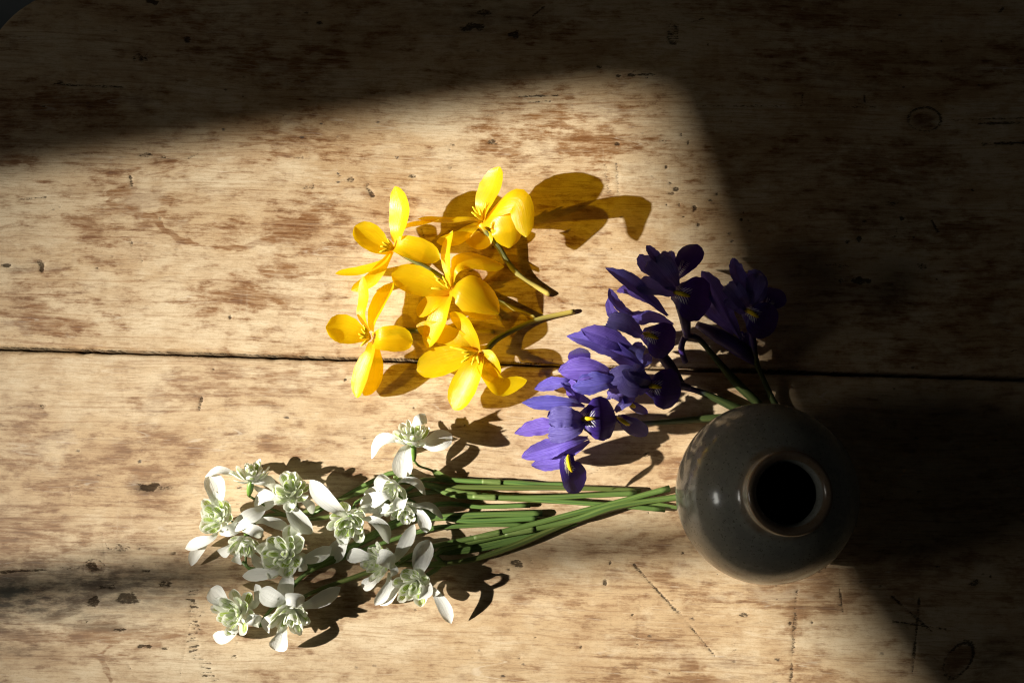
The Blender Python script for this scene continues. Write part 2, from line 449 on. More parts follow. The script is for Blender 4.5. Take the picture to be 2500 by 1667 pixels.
# ------------------------------------------------------------------ window that shapes the light (its sunlit patch is laid out on the table)
def back_to_plane(q, p0, n):
    d = LSRC - q
    return q + d * ((p0 - q).dot(n) / d.dot(n))
wn = Vector((1, .36, 0)).normalized()                       # into the room
wp = Vector((-1.95, -.12, .8))
e1 = Vector((-wn.y, wn.x, 0)); e2 = Vector((0, 0, 1))
lit = [P(-330, 436), P(1520, 208), P(1592, 230), P(1636, 335), P(1990, 1400), P(2200, 1680), P(2480, 2150), P(-330, 2420)]
hole = []
for q in lit:
    h = back_to_plane(q, wp, wn) - wp
    hole.append((h.dot(e1), h.dot(e2)))
def ring_wall(name, hole, outer, thick, mat):
    k = len(hole); verts = []
    for s_ in (0, -thick):
        for (a, b) in hole: verts.append(wp + e1 * a + e2 * b + wn * s_)
        for (a, b) in outer: verts.append(wp + e1 * a + e2 * b + wn * s_)
    faces = []
    for i in range(k):
        j = (i + 1) % k
        faces += [(i, j, k + j, k + i), (2 * k + j, 2 * k + i, 3 * k + i, 3 * k + j), (j, i, 2 * k + i, 2 * k + j),
                  (k + i, k + j, 3 * k + j, 3 * k + i)]
    o = mesh_obj(name, verts, faces, mat, None, smooth=False); o['kind'] = 'structure'
    return o
hc = (sum(h[0] for h in hole) / len(hole), sum(h[1] for h in hole) / len(hole))
def push(h, k=2.2):
    v = Vector((h[0] - hc[0], h[1] - hc[1])); v = v.normalized() * k
    return (hc[0] + v.x, max(hc[1] + v.y, -1.5))
wall = ring_wall('window_wall', hole, [push(h) for h in hole], .012, M['wall'])
# slim upright glazing bar
ba = [back_to_plane(P(-330, 1462), wp, wn) - wp, back_to_plane(P(2300, 1268), wp, wn) - wp]
bar_pts = [wp + e1 * b.dot(e1) + e2 * b.dot(e2) - wn * .004 for b in ba]
bd = (bar_pts[1] - bar_pts[0]).normalized(); bs = bd.cross(wn).normalized()
bw, bt = .0085, .008
bv = []
for p_ in (bar_pts[0] - bd * .05, bar_pts[1] + bd * .05):
    for a, b in ((-1, -1), (1, -1), (1, 1), (-1, 1)): bv.append(p_ + bs * (a * bw) + wn * (b * bt))
bar = mesh_obj('glazing_bar', bv, [(0, 1, 2, 3), (7, 6, 5, 4), (0, 4, 5, 1), (1, 5, 6, 2), (2, 6, 7, 3), (3, 7, 4, 0)], M['frame'], wall, smooth=False)
# the sky's light in the window opening
ad = bpy.data.lights.new('window_skylight', 'AREA'); ad.shape = 'RECTANGLE'; ad.size = 1.0; ad.size_y = .62
ad.energy = 17; ad.color = (1.0, .96, .88)
ao = bpy.data.objects.new('window_skylight', ad); col.objects.link(ao)
hcen = wp + e1 * hc[0] + e2 * hc[1]
ao.location = hcen - wn * .10
ao.rotation_euler = (-wn).to_track_quat('Z', 'Y').to_euler()

# ------------------------------------------------------------------ floor and table
FZ = -.74
fl = mesh_obj('floor', [(-4, -4, FZ), (4, -4, FZ), (4, 4, FZ), (-4, 4, FZ)], [(0, 1, 2, 3)], M['floor'], None, False); fl['kind'] = 'structure'

table = thing('wooden_table', 'old pale pine table top of wide scratched boards with one dark joint', 'table', (0, 0, FZ))

def vnoise(shape, cells, seed):
    r = np.random.default_rng(seed); gy, gx = cells
    g = r.random((gy + 2, gx + 2))
    y = np.linspace(0, gy, shape[0]); x = np.linspace(0, gx, shape[1])
    yi = np.minimum(y.astype(int), gy); xi = np.minimum(x.astype(int), gx)
    fy = (y - yi); fx = (x - xi); fy = fy * fy * (3 - 2 * fy); fx = fx * fx * (3 - 2 * fx)
    a = g[yi][:, xi]; b = g[yi][:, xi + 1]; c = g[yi + 1][:, xi]; d = g[yi + 1][:, xi + 1]
    fy = fy[:, None]; fx = fx[None, :]
    return (a * (1 - fx) + b * fx) * (1 - fy) + (c * (1 - fx) + d * fx) * fy

# wear marks, in photo pixels: scratches (x0,y0,x1,y1,width,depth), dents (x,y,rx,ry,depth)
SCR = [(1548, 1378, 1660, 1500, 3.2, .8), (1655, 1490, 1745, 1600, 2.6, .55), (1945, 1440, 1932, 1660, 4.0, .5), (1945, 1490, 1936, 1600, 6, .3),
       (1562, 1480, 1552, 1640, 5, .22), (2178, 1455, 2275, 1540, 3, .7), (2245, 1460, 2228, 1640, 3.4, .7), (2180, 1516, 2310, 1536, 2.4, .6),
       (2050, 1435, 2058, 1490, 3, .6), (1300, 1378, 1290, 1345, 3, .3), (170, 1190, 172, 1235, 2.4, .3), (250, 1300, 262, 1440, 2.2, .25),
       (0, 1396, 195, 1385, 3.2, .7), (195, 1385, 420, 1378, 2.4, .3), (130, 205, 300, 213, 3, .6), (50, 487, 112, 482, 2.6, .6),
       (1268, 236, 1365, 233, 2.2, .75), (1285, 250, 1345, 247, 1.8, .55), (2390, 302, 2500, 300, 3, .8), (2400, 352, 2500, 349, 3.6, .9), (2300, 294, 2500, 288, 2.2, .6),
       (1700, 258, 2200, 262, 2.4, .45), (1462, 330, 1490, 480, 7, .28), (1505, 400, 1512, 485, 4, .3), (1395, 210, 1400, 270, 4, .2),
       (318, 432, 322, 452, 4, .6), (895, 455, 910, 478, 5, .7), (1092, 355, 1110, 353, 3, .6), (1098, 355, 1098, 368, 3, .5), (487, 1000, 492, 972, 4, .8),
       (440, 1650, 470, 1480, 3, .2), (1030, 560, 1040, 600, 3, .4), (320, 585, 322, 600, 3, .5), (1185, 1050, 1120, 1060, 3, .3),
       (2110, 230, 2112, 250, 3, .6), (1960, 225, 1958, 255, 3, .5), (340, 600, 350, 650, 2, .25), (115, 690, 125, 715, 2, .25), (2275, 540, 2290, 565, 4, .7),
       (300, 950, 306, 1000, 2, .2), (1690, 55, 1720, 45, 3, .5), (1300, 40, 1330, 15, 3, .6), (2450, 20, 2440, 30, 4, .8)]
for i in range(22):     # the row of short tool marks by the snowdrops
    y = 1440 + i * 10.5; x = 478 + max(0, i - 14) * 7 + rng.uniform(-6, 6)
    SCR.append((x - rng.uniform(6, 20), y + rng.uniform(-3, 3), x + rng.uniform(2, 12), y + rng.uniform(-3, 4), 2.4, rng.uniform(.35, .75)))
for i in range(9):
    y = 60 + i * 6; SCR.append((1632 + rng.uniform(-4, 4), y, 1655, y + rng.uniform(-2, 2), 2, .6))
DEN = [(18, 648, 13, 5, .95), (102, 650, 8, 14, .75), (98, 640, 9, 6, .5), (236, 655, 6, 3, .7), (352, 378, 22, 5, .55), (400, 385, 6, 3, .5), (755, 455, 14, 9, .4),
       (785, 450, 9, 7, .4), (828, 430, 7, 4, .6), (858, 438, 8, 7, .55), (1005, 430, 9, 4, .6), (730, 385, 8, 3, .55), (740, 385, 4, 5, .5), (562, 775, 5, 7, .7),
       (845, 926, 6, 7, .8), (490, 980, 5, 6, .6), (105, 992, 7, 5, .5), (365, 1188, 24, 10, .95), (390, 1190, 40, 6, .4), (345, 1195, 22, 4, .5),
       (1200, 348, 12, 6, .6), (1212, 352, 6, 4, .5), (1505, 352, 8, 4, .7), (1680, 350, 5, 8, .8), (1626, 408, 4, 4, .7), (1650, 462, 9, 6, .7), (1640, 472, 8, 4, .6),
       (1636, 448, 7, 6, .5), (1695, 505, 7, 11, .75), (1668, 529, 5, 3, .8), (1705, 549, 5, 6, .7), (1660, 500, 4, 6, .5), (1628, 500, 3, 5, .5), (1620, 345, 20, 3, .4),
       (1465, 165, 12, 6, .7), (1510, 184, 8, 4, .8), (1542, 184, 9, 4, .8), (1578, 182, 26, 3, .6), (1580, 190, 4, 2, .7), (1645, 104, 20, 6, .6), (2030, 155, 12, 9, .35),
       (2205, 213, 5, 4, .8), (2300, 100, 8, 5, .6), (2290, 1068, 6, 4, .4), (1810, 536, 5, 4, .8), (1750, 475, 4, 3, .6), (2205, 534, 9, 7, .9), (2112, 540, 9, 5, .8), (2170, 500, 20, 10, .55),
       (2068, 590, 12, 8, .7), (2098, 585, 6, 12, .7), (2180, 578, 12, 5, .7), (2230, 580, 4, 4, .7), (2190, 562, 4, 9, .6), (2375, 465, 4, 3, .7), (2090, 685, 34, 9, .75), (2040, 648, 50, 5, .35),
       (2250, 650, 14, 9, .5), (1478, 1423, 5, 7, .7), (1490, 1373, 4, 7, .7), (1928, 1520, 4, 5, .8), (1668, 1350, 5, 4, .6), (1545, 1500, 8, 4, .6), (1420, 1578, 5, 6, .6),
       (1818, 1500, 12, 4, .6), (1262, 1376, 12, 11, .7), (1690, 1390, 5, 3, .5), (2290, 1383, 14, 5, .6), (2380, 1422, 12, 10, .55), (2418, 1407, 4, 3, .8), (1600, 1600, 6, 3, .4),
       (230, 1385, 16, 13, .75), (228, 1468, 14, 14, .7), (312, 1458, 30, 14, .72), (410, 1425, 18, 7, .6), (262, 1433, 40, 5, .6), (352, 1393, 14, 3, .7), (300, 1337, 40, 8, .4),
       (292, 1536, 14, 4, .7), (355, 1577, 18, 4, .7), (405, 1582, 20, 4, .6), (575, 1602, 8, 5, .6), (213, 1518, 3, 3, .9), (420, 1350, 12, 4, .5), (120, 1373, 10, 8, .2),
       (780, 56, 16, 9, .7), (460, 97, 12, 9, .7), (345, 142, 16, 14, .7), (1150, 64, 28, 12, .7), (1255, 85, 14, 10, .7), (1180, 30, 20, 9, .5), (375, 5, 14, 7, .9), (146, 203, 10, 6, .6),
       (1030, 800, 5, 5, .4), (1300, 1130, 4, 3, .5), (1348, 880, 4, 4, .5), (1580, 1108, 8, 9, .5), (1610, 1120, 14, 6, .3), (1622, 1128, 4, 5, .6), (1140, 1090, 10, 6, .3),
       (1265, 475, 6, 7, .7), (1320, 445, 4, 3, .6), (1100, 410, 5, 4, .5), (1080, 1070, 4, 4, .6), (740, 1125, 4, 3, .5), (1510, 1090, 6, 3, .3)]
for i in range(150):
    DEN.append((rng.uniform(0, 2500), rng.uniform(0, 1660), rng.uniform(2, 6), rng.uniform(2, 4.5), rng.uniform(.2, .65)))
for i in range(60):
    x, y, a, L = rng.uniform(0, 2500), rng.uniform(0, 1660), rng.gauss(0, .5), rng.uniform(15, 60)
    SCR.append((x, y, x + L * math.cos(a), y + L * math.sin(a), 1.8, rng.uniform(.15, .45)))
# brown stain patches (x,y,rx,ry,amount) and the wandering growth-ring line
BRN = [(300, 480, 60, 30, .8), (600, 735, 130, 30, .9), (650, 670, 80, 22, .8), (500, 750, 130, 22, .7), (180, 790, 200, 20, .8), (1195, 330, 60, 40, .7), (680, 1090, 80, 20, .5), (60, 395, 120, 14, .7),
       (330, 980, 50, 22, .7), (370, 1065, 60, 24, .6), (390, 1180, 60, 60, .7), (180, 1550, 200, 16, 1.), (300, 1600, 160, 12, .5), (1960, 1500, 60, 100, .8), (1850, 1450, 160, 30, .6),
       (1780, 1620, 140, 20, .6), (1820, 430, 200, 60, .3), (1640, 1120, 60, 30, .6), (1700, 1660, 90, 12, .9), (120, 1120, 150, 60, .35), (60, 1300, 160, 40, .6), (820, 1500, 60, 20, .3),
       (1280, 300, 60, 30, .6), (1470, 420, 30, 80, .4), (240, 250, 160, 30, .8), (650, 160, 160, 40, .5), (900, 600, 160, 30, .4), (650, 560, 120, 40, .35)]
RINGL = [(262, 470), (330, 462), (262, 492), (320, 520), (375, 530), (400, 560), (440, 585), (505, 605), (600, 605), (690, 570), (740, 530)]
RINGL2 = [(268, 1575), (245, 1600), (258, 1630), (270, 1660)]
GRY = [(60, 1455, 300, 55, 1.), (260, 1420, 240, 45, .95), (430, 1400, 140, 35, .6), (330, 1470, 150, 25, .55), (0, 1500, 200, 40, .5), (285, 1345, 70, 18, .55), (20, 1590, 120, 30, .45), (0, 1540, 160, 20, .5),
       (365, 1190, 50, 14, .6), (40, 650, 60, 12, .4), (250, 1530, 130, 12, .45), (2420, 1600, 60, 50, .5), (1180, 45, 120, 30, .4), (2180, 530, 120, 70, .3)]

SEAM_L, SEAM_R = 851.0, 925.0
def seam_px(px): return SEAM_L + (SEAM_R - SEAM_L) * px / 2500
STEP = 0.00082
def table_px(X, Y):
    """world table point -> photo pixel (the wear map is laid out on the board in these units)"""
    c, s = math.cos(TILT), math.sin(TILT)
    dx = X - CAM.x; dy = Y - CAM.y; dz = -CAM.z
    yy = dy * c + dz * s; zz = -dy * s + dz * c
    return 1250 + F * dx / -zz, 833.5 - F * yy / -zz

def plank(name, x0, x1, ya, yb, corner=None, seed=0, pale=0.0):
    """ya, yb: functions of x giving the lower and upper edge of the board"""
    nx = int((x1 - x0) / STEP) + 1
    xs = np.linspace(x0, x1, nx)
    a = np.array([ya(x) for x in xs]); b = np.array([yb(x) for x in xs])
    ny = int((b - a).max() / STEP) + 1
    t = np.linspace(0, 1, ny)[:, None]
    X = np.repeat(xs[None, :], ny, 0); Y = a[None, :] + (b - a)[None, :] * t
    d = np.minimum.reduce([Y - a[None, :], b[None, :] - Y, X - x0, x1 - X])
    if corner is not None:
        cx, cy, r = corner                                   # rounded upper-left corner
        q = (X < cx) & (Y > cy)
        dist = np.hypot(X - cx, Y - cy)
        f = np.where(q & (dist > r), r / np.maximum(dist, 1e-9), 1)
        X = np.where(q, cx + (X - cx) * f, X); Y = np.where(q, cy + (Y - cy) * f, Y)
        d = np.where(q, np.minimum(d, np.maximum(r - dist, 0)), d)
    e = .0028
    Z = -np.where(d < e, (1 - np.clip(d, 0, e) / e) ** 2 * .0022, 0)
    U, V = table_px(X, Y)
    mark = np.zeros_like(X); brn = np.zeros_like(X); gry = np.zeros_like(X)
    jn = vnoise(X.shape, (X.shape[0] // 4, X.shape[1] // 4), 31 + seed); jm = vnoise(X.shape, (X.shape[0] // 10, X.shape[1] // 30), 57 + seed)
    def window(x0_, x1_, y0_, y1_):
        cu = U[ny // 2]; i0, i1 = np.searchsorted(cu, [x0_ - 25, x1_ + 25])
        i0 = max(i0 - 12, 0); i1 = min(i1 + 12, nx)
        if i1 <= i0: return None
        cv = V[:, (i0 + i1) // 2][::-1]; j0, j1 = np.searchsorted(cv, [y0_ - 20, y1_ + 20])
        j0, j1 = ny - j1, ny - j0; j0 = max(j0 - 3, 0); j1 = min(j1 + 3, ny)
        if j1 <= j0: return None
        return np.s_[j0:j1, i0:i1]
    for (ax, ay, bx, by, wd, k) in SCR:
        s_ = window(min(ax, bx), max(ax, bx), min(ay, by), max(ay, by))
        if s_ is None: continue
        u, v = U[s_], V[s_]; L = math.hypot(bx - ax, by - ay) + 1e-6
        p = np.clip(((u - ax) * (bx - ax) + (v - ay) * (by - ay)) / L ** 2, 0, 1)
        dd = np.hypot(u - ax - p * (bx - ax), v - ay - p * (by - ay)) + (jn[s_] - .5) * 3.0
        mk = k * np.clip(1.5 - dd / wd, 0, 1) * np.clip(.35 + 1.3 * jm[s_], 0, 1)
        mark[s_] = np.maximum(mark[s_], mk)
    for (cx_, cy_, rx, ry, k) in DEN:
        s_ = window(cx_ - rx, cx_ + rx, cy_ - ry, cy_ + ry)
        if s_ is None: continue
        u, v = U[s_], V[s_]
        dd = np.hypot((u - cx_) / rx, (v - cy_) / ry) + (jn[s_] - .5) * 1.1
        mark[s_] = np.maximum(mark[s_], k * np.clip((1.15 - dd) * 1.8, 0, 1))
    for lst, arr in ((BRN, brn), (GRY, gry)):
        for (cx_, cy_, rx, ry, k) in lst:
            dd = ((U - cx_) / rx) ** 2 + ((V - cy_) / ry) ** 2
            np.maximum(arr, k * np.exp(-dd * .8), out=arr)
    for line in (RINGL, RINGL2):
        for (ax, ay), (bx, by) in zip(line, line[1:]):
            s_ = window(min(ax, bx), max(ax, bx), min(ay, by), max(ay, by))
            if s_ is None: continue
            u, v = U[s_], V[s_]; L = math.hypot(bx - ax, by - ay)
            p = np.clip(((u - ax) * (bx - ax) + (v - ay) * (by - ay)) / L ** 2, 0, 1)
            dd = np.hypot(u - ax - p * (bx - ax), v - ay - p * (by - ay)) + (jn[s_] - .5) * 7
            brn[s_] = np.maximum(brn[s_], 1.25 * np.clip(1.3 - dd / 6, 0, 1) * (.4 + 1.2 * jm[s_]) * 1.3)
    # knots: darker rings round an eye
    for (cx_, cy_, rx, ry, rot, k) in ((2258, 292, 38, 30, 0, .75), (2340, 1612, 30, 52, .6, .8), (230, 1385, 26, 22, 0, .5)):
        uu = (U - cx_) * math.cos(rot) + (V - cy_) * math.sin(rot); vv = -(U - cx_) * math.sin(rot) + (V - cy_) * math.cos(rot)
        dd = np.hypot(uu / rx, vv / ry) + (jm - .5) * .25
        ring = np.exp(-((dd - 1) / .13) ** 2) * (0.62 + .38 * (np.sin(np.arctan2(vv, uu) - .4) * -.5 + .5))
        brn[:] = np.maximum(brn, k * 1.2 * np.clip(1.15 - dd, 0, 1) * 2)
        gry[:] = np.maximum(gry, k * .45 * np.clip(1.3 - dd, 0, 1))
        mark[:] = np.maximum(mark, k * ring)
    # grime and splinters along the joint
    sd = np.abs(V - seam_px(U)); mark[:] = np.maximum(mark, .8 * np.clip(1.4 - sd / (3.8 + 3.0 * jm), 0, 1))
    Z = Z - .00035 * mark
    nv = nx * ny
    co = np.stack([X, Y, Z], -1).reshape(-1, 3)
    # skirt
    top = np.concatenate([np.arange(nx), (np.arange(1, ny)) * nx + nx - 1, (ny - 1) * nx + np.arange(nx - 2, -1, -1), np.arange(ny - 2, 0, -1) * nx])
    sk = co[top].copy(); sk[:, 2] = -.026
    co2 = np.concatenate([co, sk])
    gi = np.arange(nv).reshape(ny, nx)
    q = np.stack([gi[:-1, :-1], gi[:-1, 1:], gi[1:, 1:], gi[1:, :-1]], -1).reshape(-1, 4)
    nt = len(top); si = nv + np.arange(nt)
    q2 = np.stack([top, si, np.roll(si, -1), np.roll(top, -1)], -1)
    q = np.concatenate([q, q2]).astype(np.int32)
    me = bpy.data.meshes.new(name)
    co2[:, 2] -= FZ
    me.vertices.add(len(co2)); me.vertices.foreach_set('co', co2.astype(np.float32).ravel())
    me.loops.add(q.size); me.loops.foreach_set('vertex_index', q.ravel())
    me.polygons.add(len(q)); me.polygons.foreach_set('loop_start', np.arange(0, q.size, 4, dtype=np.int32))
    me.update(calc_edges=True)
    me.polygons.foreach_set('use_smooth', np.ones(len(q), dtype=bool))
    at = me.attributes.new('wear', 'FLOAT_COLOR', 'POINT')
    colr = np.ones((len(co2), 4), np.float32); colr[:, 3] = pale
    colr[:nv, 0] = mark.ravel(); colr[:nv, 1] = brn.ravel(); colr[:nv, 2] = gry.ravel(); colr[nv:, :3] = (.1, .5, .1)
    at.data.foreach_set('color', colr.ravel())
    me.materials.append(M['wood']); me.update()
    o = bpy.data.objects.new(name, me); col.objects.link(o); o.parent = table
    return o

S0, S1 = P(0, SEAM_L), P(2500, SEAM_R)
_rs = np.random.default_rng(3).normal(size=400)
def seam_y(x, side):
    k = (x + .5) / .006; i = int(k); f = k - i
    j = (_rs[i % 400] * (1 - f) + _rs[(i + 1) % 400] * f) * .00022
    half = .0011 + .0004 * (x + .34) / .68
    return S0.y + (S1.y - S0.y) * (x - S0.x) / (S1.x - S0.x) + side * (half + j * side)
c0 = P(-30, -30)
TX0, TX1, TY0, TY1 = c0.x, .46, -.33, c0.y
rr = 240 * PX
plank('plank', TX0, TX1, lambda x: seam_y(x, 1), lambda x: TY1, corner=(TX0 + rr, TY1 - rr, rr), seed=0)
plank('plank', TX0, TX1, lambda x: TY0, lambda x: seam_y(x, -1), seed=100, pale=1.0)
for lx, ly in ((TX0 + .07, TY0 + .05), (TX1 - .06, TY0 + .05), (TX0 + .07, TY1 - .07), (TX1 - .06, TY1 - .06)):
    vs = []
    for zz, h in ((FZ, .018), (-.14, .030), (-.0262, .030)):
        for a, b in ((-1, -1), (1, -1), (1, 1), (-1, 1)): vs.append((lx + a * h, ly + b * h, zz))
    mesh_obj('leg', vs, [(3, 2, 1, 0), (8, 9, 10, 11)] + [(k * 4 + i, k * 4 + (i + 1) % 4, k * 4 + 4 + (i + 1) % 4, k * 4 + 4 + i) for k in range(2) for i in range(4)], M['wood'], table, False)

# ------------------------------------------------------------------ vase
vb = P(1824, 1203, 0)
vase = thing('bud_vase', 'squat round grey stoneware bud vase with small dark mouth', 'vase', tuple(vb))
prof = [(0, .0020), (.026, .0018), (.0300, .0), (.0325, .0022), (.0352, .0065), (.0430, .0165), (.0490, .0275), (.0528, .0390), (.0540, .0490), (.0532, .0570),
        (.0507, .0645), (.0468, .0712), (.0418, .0772), (.0358, .0825), (.0295, .0866), (.0255, .0892), (.0232, .0918), (.0225, .0950), (.0229, .0984), (.0235, .1004), (.0232, .1018),
        (.0217, .1027), (.0200, .1022), (.0184, .1006), (.0174, .0972), (.0170, .0925), (.0190, .0870), (.030, .0780), (.042, .0660), (.047, .048), (.040, .025), (.025, .008), (0, .006)]
def lathe(name, prof, seg, mat, parent, centre, wob=0.0):
    pr = spline([Vector((r, 0, z)) for r, z in prof], 90)
    vs = []
    for i, p in enumerate(pr):
        for j in range(seg):
            th = 2 * math.pi * j / seg
            r = max(p.x, .00005) * (1 + wob * math.sin(2 * th + .7) + wob * .6 * math.sin(3 * th + p.z * 40))
            vs.append((centre[0] + r * math.cos(th), centre[1] + r * math.sin(th), centre[2] + p.z))
    n = len(pr)
    fs = [(i * seg + j, i * seg + (j + 1) % seg, (i + 1) * seg + (j + 1) % seg, (i + 1) * seg + j) for i in range(n - 1) for j in range(seg)]
    return mesh_obj(name, vs, fs, mat, parent)
cut = 23
lathe('body', prof[:18], 96, M['vase'], vase, vb, .004)
lathe('rim', prof[17:26], 96, M['vase'], vase, vb, .004)
M['inside'] = mat_simple('vase_inside', (.06, .055, .045), (.045, .04, .033), .35, .4, 60)
lathe('inner_wall', prof[25:], 96, M['inside'], vase, vb, .004)

# ------------------------------------------------------------------ flower helpers
class View:
    def __init__(s, x0, y0, k, up=1.0): s.x0, s.y0, s.k, s.up = x0, y0, k, up
    def __call__(s, x, y, z): return P(s.x0 + x / s.k, s.y0 + y / s.k, z if z < 8 else 8 + (z - 8) * s.up)
    def w(s, px, z=20): return px / s.k * PX * (1 - z * 1e-3 / CAM.z)
    def pts(s, l): return [s(*q) for q in l]
V1 = View(780, 390, 2.529, .60); V2 = View(1220, 580, 2.45, 1.20); V3 = View(440, 1000, 2.6125); V4 = View(760, 1000, 2.8); V5 = View(1040, 1120, 3.675)

def wander(pts, amp):
    return [p + Vector((rng.uniform(-amp, amp), rng.uniform(-amp, amp), 0)) for p in pts]

# ---- crocuses
def crocus(label, centre, petals, stamens, stem, srad=1.5):
    c = V1(*centre)
    o = thing('crocus', label, 'flower', (c.x, c.y, 0), 'yellow crocuses strewn on the table')
    for i, (pts, wd, roll, cup, *ex) in enumerate(petals):
        k = ex[0] if ex else {}
        Sheet(V1.pts(pts), V1.w(wd), 'crocus', roll, cup, n=20, m=10, seed=rng.random(), ruffle=k.pop('ruffle', .006), rf=2, **k).build('petal', M['croc'], o)
    for (a, b) in stamens:
        A, B = V1(*a), V1(*b)
        mid = (A + B) / 2 + Vector((0, 0, .0015))
        tube('stamen', [A, mid, B], [.0005, .0007, .0011, .0009, .0004], M['stamen'], o, n=8, sides=6)
    sp = V1.pts(stem)
    tube('stem', sp, [srad * 1.35e-3, srad * 1e-3, srad * 1e-3, srad * .95e-3], M['scroc'], o, n=26, sides=8, ridge=.06)
    return o

crocus('yellow crocus opened flat with two wide dished petals, one petal across the board joint', (310, 1085, 20), [
    ([(300, 1090, 18), (230, 1075, 24), (130, 1050, 27), (38, 1035, 33)], 205, 10, 38),
    ([(330, 1100, 18), (372, 1108, 31), (470, 1112, 30), (575, 1120, 23)], 185, -8, 26, dict(flare=25)),
    ([(325, 1120, 18), (320, 1190, 26), (275, 1320, 20), (228, 1468, 9)], 170, 42, 36),
    ([(335, 1125, 17), (345, 1220, 19), (330, 1340, 12), (276, 1455, 5)], 120, -10, 25),
    ([(310, 1060, 18), (268, 960, 27), (285, 850, 30), (268, 722, 28)], 150, -56, 24),
    ([(325, 1060, 18), (335, 990, 27), (385, 880, 28), (455, 760, 25)], 165, -44, 34)],
    [((315, 1095, 19), (258, 1045, 33)), ((312, 1100, 19), (250, 1100, 31)), ((315, 1105, 19), (255, 1150, 30)), ((315, 1090, 19), (270, 1020, 32)), ((318, 1098, 19), (240, 1075, 34))],
    [(330, 1085, 16), (440, 1065, 8), (600, 1053, 3), (850, 1060, 2), (1075, 1062, 2)], 1.7)

crocus('yellow crocus with one petal standing straight up like a sail and two tails hanging off', (460, 520, 20), [
    ([(450, 555, 16), (385, 535, 22), (300, 475, 27), (218, 410, 30)], 185, 8, 36),
    ([(455, 550, 17), (490, 530, 31), (600, 560, 32), (743, 612, 25)], 170, -6, 28, dict(flare=20)),
    ([(470, 520, 18), (485, 440, 30), (510, 300, 37), (466, 166, 40)], 215, -46, 24),
    ([(465, 520, 17), (530, 425, 28), (630, 400, 32), (738, 372, 33)], 95, -58, 32),
    ([(445, 560, 16), (385, 640, 19), (250, 690, 17), (98, 703, 15)], 80, 30, 30),
    ([(448, 565, 16), (380, 665, 17), (310, 745, 13), (196, 806, 9)], 90, -20, 32)],
    [((455, 550, 18), (390, 510, 34)), ((455, 552, 18), (378, 535, 33)), ((452, 555, 18), (372, 570, 31)), ((458, 545, 18), (420, 490, 34))],
    [(470, 550, 15), (560, 610, 9), (680, 675, 5), (790, 745, 4), (960, 860, 3), (1130, 985, 2.5)], 1.5)

crocus('yellow crocus in the middle of the yellow heap, its broad striped petal rolled back', (810, 790, 20), [
    ([(800, 800, 15), (720, 795, 20), (580, 750, 22), (444, 705, 25)], 215, 12, 36),
    ([(808, 800, 15), (868, 775, 34), (980, 850, 34), (1108, 950, 22)], 265, -8, -30, dict(flare=-12)),
    ([(805, 780, 15), (800, 690, 27), (795, 560, 28), (822, 438, 25)], 150, -62, 30),
    ([(810, 780, 16), (830, 660, 34), (930, 610, 28), (1140, 660, 16)], 150, -25, -30),
    ([(803, 820, 15), (770, 910, 26), (735, 1020, 22), (662, 1160, 15)], 185, 38, 40),
    ([(800, 815, 14), (735, 860, 19), (665, 910, 17), (606, 965, 14)], 120, 14, 30)],
    [((808, 795, 17), (710, 718, 33)), ((805, 800, 17), (720, 740, 33)), ((805, 805, 17), (690, 793, 29)), ((808, 795, 17), (760, 720, 34)), ((806, 800, 17), (780, 770, 30))],
    [(820, 805, 14), (930, 830, 9), (1090, 868, 4), (1220, 925, 3), (1335, 975, 2.2)], 1.6)

crocus('yellow crocus with curved stalk bending to the irises, tall petal beside a rolled striped one', (1000, 380, 24), [
    ([(1005, 375, 20), (1015, 290, 32), (1075, 170, 40), (1112, 44, 45)], 240, -48, 28),
    ([(1005, 385, 20), (1085, 335, 46), (1150, 410, 48), (1172, 545, 36)], 230, 24, -34),
    ([(1010, 375, 20), (1120, 275, 54), (1230, 262, 70), (1278, 478, 64)], 165, 14, -30),
    ([(1000, 380, 20), (920, 372, 27), (800, 385, 27), (605, 368, 28)], 105, 52, 30),
    ([(1000, 388, 19), (935, 425, 23), (850, 480, 20), (724, 508, 15)], 95, -30, 34),
    ([(1005, 390, 19), (1040, 460, 16), (1000, 500, 10), (900, 470, 5)], 120, 0, 20)],
    [((1005, 375, 22), (945, 290, 40)), ((1005, 372, 22), (940, 325, 37)), ((1008, 370, 22), (1030, 265, 42)), ((1006, 372, 22), (985, 300, 41)), ((1006, 374, 22), (960, 345, 36))],
    [(990, 395, 18), (1040, 450, 14), (1110, 545, 9), (1180, 655, 5), (1262, 735, 3), (1345, 785, 1.8), (1424, 832, 1.4)], 1.9)

crocus('yellow crocus next to the irises, its shaded wide petal resting across the board joint', (960, 1190, 20), [
    ([(970, 1185, 16), (900, 1205, 18), (760, 1245, 15), (600, 1300, 11)], 195, 6, 24),
    ([(980, 1180, 17), (945, 1090, 28), (890, 1000, 30), (806, 945, 28)], 140, -50, 30),
    ([(975, 1180, 16), (890, 1120, 22), (750, 1070, 18), (598, 1025, 13)], 130, -10, 24),
    ([(975, 1195, 16), (960, 1270, 27), (905, 1400, 22), (826, 1540, 13)], 205, 26, 36),
    ([(985, 1195, 17), (1030, 1310, 29), (1120, 1410, 25), (1280, 1360, 21)], 140, -22, 38),
    ([(985, 1190, 17), (1050, 1215, 28), (1080, 1280, 27), (1092, 1348, 21)], 95, 26, 30)],
    [((970, 1195, 18), (880, 1190, 33)), ((970, 1198, 18), (875, 1250, 31)), ((972, 1198, 18), (940, 1265, 33)), ((970, 1195, 18), (895, 1215, 34)), ((970, 1192, 18), (805, 1155, 29)), ((972, 1200, 18), (985, 1255, 34))],
    [(985, 1190, 15), (1035, 1165, 12), (1090, 1110, 8), (1200, 1050, 4), (1350, 985, 2.5), (1575, 935, 1.3)], 1.7)

